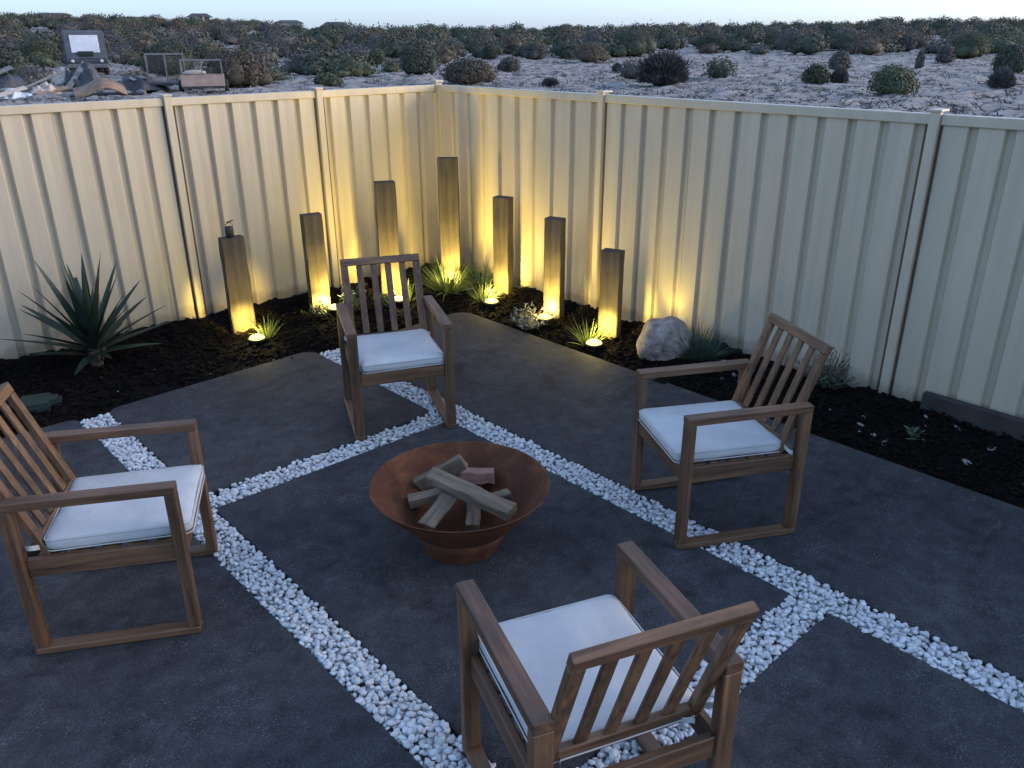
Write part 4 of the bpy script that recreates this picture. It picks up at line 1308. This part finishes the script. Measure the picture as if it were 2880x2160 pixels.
def crumple(name, loc, size, seed, m, label, cat, amp=0.35, rz=0.0):
    n = 26; V, F = [], []
    for i in range(n):
        for j in range(n):
            u, v = i / (n - 1) * 2 - 1, j / (n - 1) * 2 - 1
            dome = max(0.0, 1 - (abs(u) ** 2.4 + abs(v) ** 2.4) * 0.8)
            h = dome * (0.65 + amp * mnoise.noise((u * 2.2 + seed, v * 2.2, seed)) * 2 + amp * 0.7 * abs(mnoise.noise((u * 4.5, v * 4.5 + seed, 1))))
            V.append((u * size[0] * (1 + 0.2 * mnoise.noise((u * 2, v * 2, seed + 5))), v * size[1] * (1 + 0.2 * mnoise.noise((u * 2, v * 2, seed + 9))), min(max(h, 0.02), 0.95 + 0.1 * h) * size[2]))
    for i in range(n - 1):
        for j in range(n - 1): F.append((i * n + j, (i + 1) * n + j, (i + 1) * n + j + 1, i * n + j + 1))
    o = link_mesh(name, mesh_np(name, np.array(V), np.array(F), False), m, None, (loc[0], loc[1], ground_at(loc[0], loc[1]) + (loc[2] if len(loc) > 2 else 0)), (0, 0, R(rz)))
    tag(o, label, cat, None)
    return o
crumple('tarpaulin', (3.6, 35.5), (1.5, 1.0, 1.05), 1.7, MAT_TARP, 'dark crumpled tarpaulin over scrap near the picture edge', 'tarpaulin', 0.45, 10)
crumple('tarpaulin', (7.4, 36.0), (1.0, 0.9, 1.15), 6.1, MAT_TARP, 'dark tarpaulin heap directly below the truck', 'tarpaulin', 0.5, -20)
crumple('tarpaulin', (8.9, 33.0), (1.15, 0.8, 0.75), 9.4, MAT_TARP, 'dark tarpaulin mound between the tan board and the wire cage', 'tarpaulin', 0.5, 15)
crumple('sack', (5.15, 34.0), (0.62, 0.5, 0.62), 3.9, MAT_SACK, 'beige bulging sack in the scrap heap', 'sack', 0.3, 30)
crumple('sack', (6.7, 36.6, 0.35), (0.5, 0.4, 0.7), 4.6, MAT_SACK, 'pale sack on the heap in front of the truck', 'sack', 0.3, 0)
crumple('plastic_sheet', (3.9, 33.2), (0.75, 0.5, 0.38), 7.7, MAT_PALE, 'pale blue white sheet crumpled in front of the dark tarpaulin', 'sheet', 0.5, 40)
# bent tan board
V, F = [], []
for i in range(13):
    u = i / 12 * 2 - 1
    z = 0.50 * math.exp(-(u - 0.2) ** 2 * 2.2)
    for s in (-0.55, 0.55):
        for t in (0, 0.04): V.append((u * 0.98, s, z * 0.85 + t))
for i in range(12):
    a = i * 4; b = a + 4
    F += [(a, a + 2, b + 2, b), (a + 1, b + 1, b + 3, a + 3), (a, b, b + 1, a + 1), (a + 2, a + 3, b + 3, b + 2)]
o = link_mesh('bent_board', mesh_np('bent_board', np.array(V), np.array(F), False), MAT_TAN, None, (6.5, 31.2, ground_at(6.5, 31.2) + 0.15), (R(18), 0, R(-14)))
tag(o, 'bent tan board lying in front of the scrap heap', 'board')
# tyre and basin, pipes
tyr = empty('old_tyre', (9.7, 56.0, ground_at(9.7, 56) + 0.35), R(20)); tag(tyr, 'old tyre leaning in the sand beside the truck', 'tyre')
wheel(tyr, (0, 0, 0), 0.36, 0.24, False, 'X')
o = link_mesh('basin', lathe_mesh('basin', [(0.0005, 0.0), (0.30, 0.02), (0.44, 0.16), (0.47, 0.17), (0.44, 0.13), (0.3, -0.03), (0.0005, -0.04)], 28), MAT_PALE, None, (3.5, 36.2, ground_at(3.5, 36.2) + 1.02), (R(38), R(-8), 0))
tag(o, 'round pale basin tipped on the dark tarpaulin', 'basin')
for k, (a, b) in enumerate((((4.2, 34.6, 0.2), (6.4, 35.2, 0.95)), ((7.9, 34.4, 0.35), (9.6, 35.2, 0.55)), ((2.0, 33.8, 0.15), (3.8, 33.9, 0.35)))):
    bm = bmesh.new(); za = ground_at(a[0], a[1]); tube_into(bm, [(a[0], a[1], a[2] + za), (b[0], b[1], b[2] + za)], 0.055, 8)
    o = link_mesh('steel_pipe', bm_mesh('steel_pipe', bm), MAT_GALV)
    tag(o, ('grey steel pipe sloping out of the dark tarpaulin', 'grey steel pipe lying across the mound by the wire cage', 'grey steel pipe low in the heap near the picture edge')[k], 'pipe', 'pipes in the scrap heap')
r_ = np.random.default_rng(3)
HEAP_L = ['pale broken slab beside the tan board', 'pale broken block behind the mound by the wire cage', 'flat pale slab past the bent board', 'pale block at the foot of the wire cage', 'grey chunk by the beige sack', 'pale rubble block under the truck side of the heap']
for k, (x, y, s) in enumerate(((7.7, 31.8, 0.24), (8.9, 35.0, 0.22), (8.2, 31.4, 0.28), (9.2, 31.9, 0.18), (5.7, 33.1, 0.2), (8.3, 36.2, 0.26))):
    V = PEB[k] * np.array([1.2, 1, 0.8]) * s
    o = link_mesh('rubble_block', mesh_np('rubble_block', V, ICO1F, False), MAT_SACK if k % 2 else MAT_GALV, None, (x, y, ground_at(x, y) + s * 0.4), (0, 0, k))
    tag(o, HEAP_L[k], 'rubble', 'rubble in the scrap heap')

SCRAP_L = ['weathered plank sticking up from the dark tarpaulin', 'weathered plank lying beside the beige sack', 'grey plank across the mound by the wire cage', 'dark plank under the bent tan board',
           'grey plank leaning on the heap below the truck', 'short pale plank near the crumpled sheet', 'long dark plank behind the bent board']
SCRAP = [((2.6, 35.0, 0.5), (4.4, 35.4, 1.15)), ((4.6, 33.2, 0.12), (6.1, 34.1, 0.3)), ((8.2, 32.4, 0.62), (9.6, 33.3, 0.72)), ((5.4, 31.6, 0.10), (7.4, 31.0, 0.14)),
         ((6.4, 35.2, 0.2), (7.6, 36.2, 1.25)), ((3.0, 32.7, 0.15), (4.2, 33.0, 0.42)), ((5.8, 32.6, 0.25), (8.6, 33.5, 0.5))]
for k, (a, b) in enumerate(SCRAP):
    o = link_mesh('plank', beam_mesh('plank', a, b, 0.22, 0.045, (0.3, -0.4, 1), 0.004), (MAT_GALV, MAT_TAN, MAT_GALV, MAT_DARKM, MAT_GALV, MAT_SACK, MAT_DARKM)[k])
    tag(o, SCRAP_L[k], 'plank', 'planks in the scrap heap')

# ------------------------------------------------------------------ buildings on the skyline
def gable(name, prof_w, prof_d, h, rh, parent, m, over=0.4):
    hw, hd = prof_w / 2 + over, prof_d / 2 + over
    bm = bmesh.new()
    v = [bm.verts.new(q) for q in ((-hw, -hd, h), (hw, -hd, h), (hw, hd, h), (-hw, hd, h), (-hw * 0.55, 0, h + rh), (hw * 0.55, 0, h + rh))]
    for f in ((0, 1, 5, 4), (1, 2, 5), (2, 3, 4, 5), (3, 0, 4), (3, 2, 1, 0)): bm.faces.new([v[q] for q in f])
    return link_mesh(name, bm_mesh(name, bm), m, parent)

def house(az, d, w, dp, h, rh, z, label, wall, cat, posts=False, nwin=2):
    x = CAM_POS[0] + math.sin(R(az)) * d; y = CAM_POS[1] + math.cos(R(az)) * d
    root = empty('house' if cat == 'house' else 'shed', (x, y, ground_at(x, y) + z), R(-az))
    tag(root, label, cat, 'buildings on the skyline')
    link_mesh('wall', box_mesh('wall', (0, 0, h / 2 - 1.5), (w, dp, h + 3), 0.05), wall, root)
    gable('roof', w, dp, h + 0.01, rh, root, MAT_ROOF, 0.8 if posts else 0.3)
    for k in range(nwin):
        xx = -w / 2 + w * (k + 0.5) / nwin
        wd = link_mesh('window', box_mesh('window', (xx, -dp / 2 - 0.02, h * 0.62), (w / nwin * 0.4, 0.08, h * 0.3), 0.01), MAT_GLASSY, root)
    if posts:
        for k in range(4):
            link_mesh('veranda_post', box_mesh('veranda_post', (-w / 2 + w * k / 3, -dp / 2 - 0.7, h / 2 - 0.02), (0.42, 0.3, h + 0.02), 0.02), MAT_WALL, root)
house(23.2, 262, 5.4, 5, 3.2, 1.0, -0.3, 'house with dark roof and white veranda posts standing on the skyline', MAT_BRICK, 'house', True, 3)
house(15.3, 290, 9.0, 7, 3.2, 0.6, 0.2, 'low dark roofed building on the skyline above the truck', MAT_BRICK, 'shed')
house(19.5, 300, 12.0, 7, 3.0, 0.5, -0.2, 'long pale low building on the skyline between the truck and the house', MAT_WALL, 'shed', False, 3)
house(28.4, 280, 8.5, 7, 3.0, 0.9, -0.3, 'dark roofed low house on the skyline right of the veranda house', MAT_WALL, 'house')
house(31.2, 290, 8.5, 7, 2.9, 1.3, -0.4, 'pale house with a high hipped roof on the skyline, last of the row', MAT_WALL, 'house')
